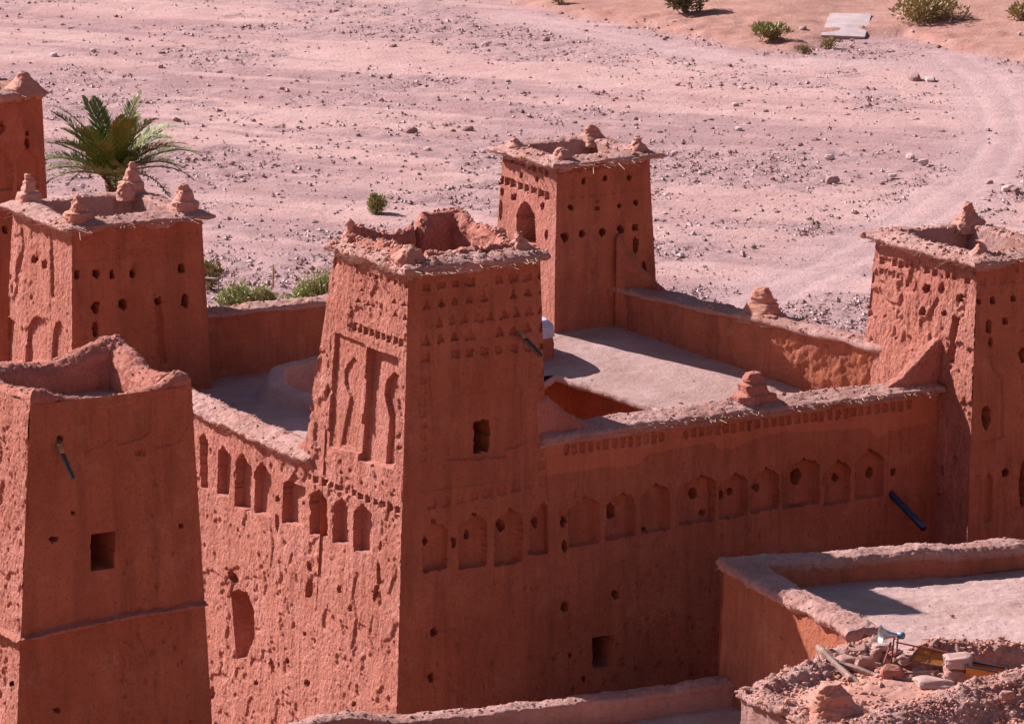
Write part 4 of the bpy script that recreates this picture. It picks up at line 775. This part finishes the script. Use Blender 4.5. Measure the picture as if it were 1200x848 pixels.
# red frame with orange panel
RED = plain("red_rusty_paint", (.28, .035, .03), .6, .2, .5, 14); ORG = plain("orange_panel", (.58, .20, .03), .6, 0, .35, 6); BRN = plain("brown_board", (.22, .10, .06), .7, 0, .4, 8)
p = lambda x, y, dY=0: atY(x, y, Yf - .35 + dY)
fr_ = empty("red_stand", tuple(p(1080, 792)), label="leaning red metal stand holding an orange panel among the debris", cat="stand")
mb = MB(); bar(mb, p(1050, 752), p(1116, 766), .035); mb.build("top_rail", RED, fr_, smooth=False)
for (x0_, y0_, x1_, y1_, d0, d1) in ((1048, 745, 1044, 780, 0, 0), (1052, 748, 1050, 778, .5, .5), (1044, 752, 1036, 776, 0, -.2), (1113, 765, 1109, 796, 0, 0), (1101, 779, 1101, 793, .3, .3), (1133, 792, 1133, 800, 0, 0)):
    mb = MB(); bar(mb, p(x0_, y0_, d0), p(x1_, y1_, d1), .04); mb.build("post", RED, fr_, smooth=False)
mb = MB(); bar(mb, p(1036, 776, -.2), p(1110, 795), .03); mb.build("bottom_rail", RED, fr_, smooth=False)
q = [p(1077, 757, .1), p(1114, 766, .05), p(1104, 781, -.35), p(1066, 775, -.3)]
def slab(q, th, mb):
    q = [np.array(v) for v in q]; n = np.cross(q[1] - q[0], q[3] - q[0]); n /= np.linalg.norm(n); mb.add([v - n * th for v in q] + [v + n * th for v in q], BOXQ)
mb = MB(); slab(q, .015, mb); pan = mb.build("orange_panel", ORG, fr_, smooth=False)
mb = MB(); 
for i in range(4): bar(mb, q[i] + A3(0, -.01, .02), q[(i + 1) % 4] + A3(0, -.01, .02), .05, .035)
bar(mb, (q[0] + q[3]) / 2 + A3(0, -.01, .02), (q[1] + q[2]) / 2 + A3(0, -.01, .02), .02, .02); bar(mb, (q[0] + q[1]) / 2 + A3(0, -.01, .02), (q[2] + q[3]) / 2 + A3(0, -.01, .02), .02, .02)
mb.build("panel_frame", BRN, fr_, smooth=False)
# long low tray
Yt = float(atZ(1155, 800, zf + .1)[1]); tr = empty("metal_tray", tuple(atY(1155, 795, Yt)), label="long low box with orange side and dark rim at the right of the debris", cat="box")
a, b = atY(1132, 786, Yt), atY(1177, 793, Yt); up = A3(0, 0, 1); bk = A3(.1, .45, 0)
mb = MB()
V = [a - up * .14, b - up * .12, b - up * .12 + bk, a - up * .14 + bk, a + up * .12, b + up * .1, b + up * .1 + bk, a + up * .12 + bk]; mb.add(V, BOXQ[:1] + BOXQ[2:]); mb.build("tray_body", ORG, tr, smooth=False)
mb = MB()
for i in range(4): bar(mb, V[4 + i] + up * .01, V[4 + (i + 1) % 4] + up * .01, .05, .05)
mb.build("tray_rim", plain("dark_rim", (.06, .065, .09), .45, .4), tr, smooth=False)
mb = MB(); bar(mb, b - up * .14 - bk * .02, b + up * .1 - bk * .02, .04); mb.build("tray_post", RED, tr, smooth=False)

# ================================================================== PLANTS
def foliage_mat(name, a, b, c, tr=.2):
    m, n, L, bs = nodes(name); geo = n.new("ShaderNodeNewGeometry"); ob = n.new("ShaderNodeObjectInfo")
    col = mix(n, L, geo.outputs["Random Per Island"], a, b); col = mix(n, L, ramp(n, L, tex(n, L, geo.outputs["Position"], 1.2, 3), .4, .65), col, c)
    L.new(col, bs.inputs["Base Color"]); bs.inputs["Roughness"].default_value = .6; bs.inputs["Subsurface Weight"].default_value = 0
    bs.inputs["Transmission Weight"].default_value = 0; return m
PALM = foliage_mat("palm_leaf", (.06, .11, .015), (.19, .23, .04), (.22, .20, .045)); TRUNK = plain("palm_trunk", (.18, .11, .08), .9, 0, .5, 14, .6)
SHRUB = foliage_mat("shrub_green", (.22, .24, .08), (.30, .30, .11), (.36, .32, .13)); SHRUBD = foliage_mat("shrub_dry", (.26, .22, .09), (.35, .29, .12), (.40, .29, .14)); REED = foliage_mat("reed_green", (.30, .34, .11), (.40, .42, .16), (.44, .40, .18))
SHRUBK = foliage_mat("shrub_dark", (.10, .11, .04), (.15, .14, .05), (.18, .15, .06))
def leaf_tris(mb, base, tip, wdt, nrm):
    d = tip - base; s = np.cross(d, nrm); s = s / (np.linalg.norm(s) + 1e-9) * wdt
    mb.add([base - s * .3, base + s * .3, base + d * .55 + s, tip, base + d * .55 - s], [(0, 1, 2, 4), (4, 2, 3, 3)][:1]); mb.add([base + d * .55 - s, base + d * .55 + s, tip + s * .05, tip - s * .05], [(0, 1, 2, 3)])
pc = atY(133, 206, 156.0); pz = gz(pc[0], pc[1])
palm = empty("palm_tree", (pc[0], pc[1], pz), label="green date palm whose crown rises behind the left tower", cat="palm tree")
mb = MB(); hts = np.linspace(pz - .2, pc[2] - .2, 40); tube(mb, [(pc[0] + .15 * math.sin((h - pz) * .25), pc[1], h) for h in hts], [.27 + .04 * (i % 2) + .12 * max(0, 1 - i / 6) for i in range(40)], 12); mb.build("trunk", TRUNK, palm)
def frond(az, el, ln, droop):
    mb = MB(); n = 16; p_ = pc + A3(math.cos(az) * .15, math.sin(az) * .15, 0); pts = [p_]; e = el; step = ln / n
    for i in range(n):
        d = A3(math.cos(az) * math.cos(e), math.sin(az) * math.cos(e), math.sin(e)); pts.append(pts[-1] + d * step); e -= droop / n * (.3 + 1.4 * i / n)
    tube(mb, pts, np.linspace(.045, .01, n + 1), 5, False)
    side = A3(-math.sin(az), math.cos(az), 0)
    for i in np.arange(1.2, n, .3):
        k = int(i); t_ = i - k; b_ = pts[k] * (1 - t_) + pts[k + 1] * t_; d = pts[k + 1] - pts[k]; d /= np.linalg.norm(d); u = np.cross(side, d) * (-1)
        l = .62 * math.sin(math.pi * min(1, (i / n) * .8 + .16)) * rng.uniform(.8, 1.15)
        for s in (-1, 1):
            v = d * .75 + side * s * .62 + u * rng.uniform(-.05, .6); v /= np.linalg.norm(v); leaf_tris(mb, b_, b_ + v * l, .032, u + side * s * .3)
    mb.build("frond", PALM, palm, smooth=False)
for i in range(40):
    az = i * 2.39996 + rng.uniform(-.2, .2); t_ = i / 39
    frond(az, R(80) - R(66) * t_ ** .75 + rng.uniform(-.12, .12), rng.uniform(2.9, 3.6), rng.uniform(.5, .95) + .6 * t_)
mb = MB()
for i in range(24): bar(mb, pc + A3(0, 0, -.5), pc + A3(math.cos(i) * .5, math.sin(i) * .5, -.1 + .3 * rng.random()), .06, .04, (.1, .2, .9))
mb.build("leaf_bases", TRUNK, palm, smooth=False)
def shrub(px, py, wpx, hpx, mat, label, name="shrub", up=.5, nl=1500, group=None, lobes=9, leaf=.12, dY=0):
    g = on_ground(px, py); s = g[1] / F * 1.0; w_, h_ = wpx * s, hpx * s * 1.02
    r = empty(name, tuple(g), label=label, cat="shrub", group=group); lob = []
    for i in range(lobes): a = rng.uniform(0, 6.28); q = rng.uniform(.0, .34); lob.append((A3(math.cos(a) * q * w_, math.sin(a) * q * w_ * .8, h_ * rng.uniform(.18, .66)), rng.uniform(.16, .28) * w_, h_ * rng.uniform(.22, .36)))
    mb = MB(); st = MB()
    for i in range(nl):
        c_, rw_, rh_ = lob[rng.integers(lobes)]; d = rng.normal(0, 1, 3); d /= np.linalg.norm(d); q = g + c_ + d * A3(rw_, rw_, rh_) * rng.uniform(.55, 1.05)
        q[2] = max(q[2], g[2] + .03); v = d * (1 - up) + A3(0, 0, up) + rng.normal(0, .3, 3); v /= np.linalg.norm(v)
        leaf_tris(mb, q, q + v * leaf * rng.uniform(.7, 1.8), leaf * .25, rng.normal(0, 1, 3))
    for c_, rw_, rh_ in lob: tube(st, [g + A3(0, 0, -.1), g + c_ * .6, g + c_ * A3(1, 1, 1.1)], [.03, .022, .01], 5, False)
    st.build("stem", TRUNK, r); mb.build("foliage", mat, r, smooth=False); return r
shrub(441, 251, 27, 24, SHRUB, "small lone green bush on the open gravel above the left wall", leaf=.15)
def reeds(px, py, wpx, hpx, label, nb=700):
    g = on_ground(px, py); sc = g[1] / F; w_, h_ = wpx * sc, hpx * sc; r = empty("reed_clump", tuple(g), label=label, cat="bush"); mb = MB(); st = MB()
    for i in range(nb):
        a = rng.uniform(0, 6.28); q = rng.random() ** .7; b_ = g + A3(math.cos(a) * q * w_ * .42, math.sin(a) * q * w_ * .3, 0); hh_ = h_ * (1 - .55 * q ** 2) * rng.uniform(.45, 1.05) * (.75 + .35 * vn(b_[None], 1.6, 5)[0])
        tip = b_ + A3(math.cos(a) * .25 * q + rng.normal(0, .12), math.sin(a) * .25 * q + rng.normal(0, .12), 1) * hh_; mid = b_ * .35 + tip * .65
        leaf_tris(mb, b_, tip, .022, A3(rng.normal(), rng.normal(), .1))
        for _ in range(3): d = rng.normal(0, 1, 3); d[2] = abs(d[2]) + .3; d /= np.linalg.norm(d); p0 = b_ + (tip - b_) * rng.uniform(.3, .95); leaf_tris(mb, p0, p0 + d * rng.uniform(.12, .3), .03, rng.normal(0, 1, 3))
    tube(st, [g + A3(0, 0, -.1), g + A3(.05, 0, h_ * .6)], [.03, .015], 5, False); st.build("stem", TRUNK, r); mb.build("foliage", REED, r, smooth=False)
shrub(248, 340, 46, 38, SHRUBD, "dull olive bush right beside the left tower's edge", nl=1500, leaf=.16)
reeds(278, 360, 52, 38, "pale green clump just left of the wooden post", 600)
reeds(308, 360, 34, 34, "narrow upright grassy clump at the wooden post's foot", 500)
reeds(340, 362, 40, 22, "low grassy clump between the post and the tall bright bush", 350)
reeds(376, 360, 66, 56, "tall bright green bush against the nearest tower's left edge", 1100)
shrub(904, 46, 54, 20, SHRUB, "grey-green low bush left of the concrete slab", leaf=.2)
shrub(943, 63, 22, 9, SHRUBD, "tiny brown tuft left below the concrete slab", nl=350, leaf=.15)
shrub(972, 57, 24, 13, SHRUBD, "small yellowish tuft at the slab's near corner", nl=400, leaf=.16)
shrub(1088, 23, 108, 34, SHRUBD, "wide olive bush at the top edge right of the slab", nl=2600, lobes=16, leaf=.24)
shrub(1196, 22, 44, 18, SHRUBD, "olive bush cut off by the top right corner", nl=900, leaf=.24)
shrub(802, 15, 56, 46, SHRUBK, "dark shrub cut off by the photo's top edge", nl=2200, lobes=10, leaf=.24)
shrub(610, 2, 30, 24, SHRUB, "shrub peeping in at the middle of the top edge", nl=600, leaf=.22)
shrub(655, 4, 26, 14, SHRUBD, "low brown tuft at the top edge right of centre", nl=400, leaf=.2)
# fence posts and rope
g = on_ground(320, 338); mb = MB(); tube(mb, [(0, 0, -.2), (.02, 0, .6), (0, 0, 1.22)], [.055, .05, .045], 8)
obj("wooden_post", mesh(np.vstack(mb.V), np.vstack(mb.Q), True, WOODL), None, tuple(g), label="thin wooden post standing between the bushes behind the left wall", cat="post")
g2 = on_ground(256, 350); mb = MB(); tube(mb, [(0, 0, -.2), (0, 0, 1.1)], [.03, .03], 8)
obj("metal_stake", mesh(np.vstack(mb.V), np.vstack(mb.Q), True, WOOD), None, tuple(g2), label="thin grey stake holding the white rope beside the left tower", cat="stake")
a = g2 + A3(0, 0, 1.02); b = a + A3(-2.4, .6, .5); mb = MB(); tube(mb, [a * (1 - t_) + b * t_ - A3(0, 0, .18 * math.sin(math.pi * t_)) - a for t_ in np.linspace(0, 1, 12)], [.035], 6)
obj("rope", mesh(np.vstack(mb.V), np.vstack(mb.Q), True, plain("white_rope", (.75, .70, .68), .8)), None, tuple(a), label="white rope running from the stake behind the left tower", cat="rope")
# concrete slab ramp
q = [on_ground(x, y) for x, y in ((962, 43), (1013, 45), (1021, 18), (972, 17))]
mb = MB(); slab([v - A3(0, 0, .14) for v in q], .25, mb); c = sum(q) / 4; obj("concrete_slab", mesh(np.vstack(mb.V) - c, np.vstack(mb.Q), False, plain("pale_concrete", (.50, .38, .385), .9, 0, .25, .8, .3)), None, tuple(c), label="pale flat concrete slab set in the red river bank at upper right", cat="slab")

# ================================================================== STONES OF THE RIVERBED
RS = [earth("river_stone_a", (.44, .30, .285), (.38, .24, .225), (.30, .18, .165), (.57, .44, .42), .4, 12, .2, .03), earth("river_stone_b", (.56, .43, .43), (.50, .37, .37), (.42, .30, .30), (.68, .58, .57), .4, 12, .2, .03), earth("river_stone_c", (.36, .225, .195), (.27, .17, .155), (.22, .13, .12), (.36, .26, .25), .4, 12, .2, .03)]
SM = []
for k in range(9): V, Fc = stone_mesh(300 + k, 2, .3, .2); SM.append(mesh(V, Fc, False, RS[k % 3]))
known = [(548, 154, 14, 2), (483, 155, 14, 2), (530, 155, 8, 0), (190, 64, 9, 2), (188, 80, 9, 0), (62, 67, 12, 1), (72, 67, 7, 1), (257, 86, 7, 2), (207, 142, 10, 2), (501, 176, 8, 1), (482, 181, 6, 1), (524, 192, 7, 1), (640, 48, 11, 0), (862, 124, 9, 1), (865, 153, 10, 1), (1072, 95, 17, 2), (1090, 96, 14, 1), (840, 181, 6, 0), (853, 185, 5, 2), (905, 213, 9, 2), (974, 213, 15, 0), (1000, 229, 6, 2), (1034, 216, 7, 2), (948, 258, 8, 2), (972, 186, 11, 1), (1067, 185, 12, 1), (1082, 193, 14, 1), (1046, 207, 10, 1), (1180, 223, 14, 1), (1190, 225, 12, 2), (830, 278, 9, 2), (812, 276, 9, 1), (795, 304, 6, 0), (853, 295, 6, 1), (883, 290, 6, 2), (782, 275, 6, 2), (825, 314, 7, 1), (870, 297, 7, 1), (998, 213, 5, 1), (941, 35, 9, 0), (907, 42, 8, 1), (460, 55, 9, 2), (264, 70, 6, 2), (110, 60, 7, 1), (330, 150, 6, 2), (285, 212, 6, 1), (350, 175, 6, 2), (372, 200, 6, 1), (420, 160, 7, 2), (1160, 215, 8, 0), (330, 105, 7, 0), (700, 110, 7, 0), (745, 140, 6, 2), (790, 180, 7, 1), (930, 140, 6, 1), (1020, 160, 6, 0), (290, 265, 7, 1), (320, 232, 6, 2)]
lab = ["mauve stone lying loose on the dry riverbed", "pale pink stone lying loose on the dry riverbed", "dark brown stone lying loose on the dry riverbed"]
named = {0: "largest brown boulder on the gravel just left of the back tower's top", 1: "brown boulder on open gravel second left of the back tower", 2: "flat mauve stone wedged between the two brown boulders left of the back tower", 3: "brown stone on the pale ground high above the palm crown", 5: "left one of two pale stones lying together near the top left corner", 6: "right one of two pale stones lying together near the top left corner", 8: "mauve stone on the gravel to the right above the palm crown", 9: "pale stone on the gravel below the two brown boulders", 12: "mauve stone high on the gravel below the middle of the top edge", 15: "dark brown flat rock beside the bend of the wheel track", 16: "pale flat rock touching the dark one beside the wheel track's bend", 20: "broad mauve rock midway between back tower and right tower", 25: "left one of two pale rocks on the gravel inside the track's curve", 26: "right one of two pale rocks on the gravel inside the track's curve", 28: "pale rock near the right edge above the right tower", 29: "dark rock near the right edge touching a pale one above the right tower"}
places = [(x, y, s, c) for x, y, s, c in known]
while len(places) < 300:
    x, y = rng.uniform(-10, 1210), rng.uniform(14, 400) ** 1
    dens = .25 + .75 * (vn(np.array([[x * .006, y * .02, 0]]), 1, 91)[0] > -.05)
    if x > 600 and 70 < y < 130: dens = 1
    if rng.random() < dens: places.append((x, y, rng.choice([3, 3.5, 4, 5, 6]), int(rng.choice([0, 1, 1, 2]))))
for i, (x, y, s, c) in enumerate(places):
    p = on_ground(x, y); k = c + 3 * int(rng.integers(3)); sz = s * p[1] / F / 2
    o = obj("river_stone", SM[k], None, tuple(p + A3(0, 0, sz * .3)), label=named.get(i, lab[c]), cat="stone", group=("mauve", "pale", "dark")[c] + " stones strewn over the riverbed")
    o.scale = (sz * rng.uniform(.9, 1.2), sz * rng.uniform(.7, 1.1), sz * rng.uniform(.5, .8)); o.rotation_euler = (rng.uniform(-.3, .3), rng.uniform(-.3, .3), rng.uniform(0, 6.28))
# pebbles and gravel nobody could count
pts = []; szs = []
N_ = 120000
Yp = 1 / rng.uniform(1 / 340, 1 / 172, N_); Xp = rng.uniform(-1, 1, N_) * Yp * .127
PP = np.stack([Xp, Yp, 0 * Xp], -1)
g1 = vn(PP, .09, 65) + .5 * vn(PP, .3, 66) + .4 * vn(PP, .7, 71); tdp = np.minimum(polyd(Xp, Yp, TRACK), polyd(Xp, Yp, TRACK2))
keep = (rng.random(N_) < .16 + .8 * sm(-.15, .45, g1)) & (tdp > 1.4 + 1.5 * rng.random(N_)) & (bank_d(Xp, Yp) < .5 + 2 * (rng.random(N_) < .2))
Xp, Yp = Xp[keep], Yp[keep]; Zp = ground_z(Xp, Yp); n_ = len(Xp)
for c in range(3):
    sel = np.arange(n_) % 3 == c; V, T = lumps(np.stack([Xp, Yp, Zp + .03], -1)[sel], .03 + .15 * rng.random(sel.sum()) ** 4, .65, True)
    MB().add(V, T).build("pebbles", RS[c], None, smooth=False, kind="stuff")
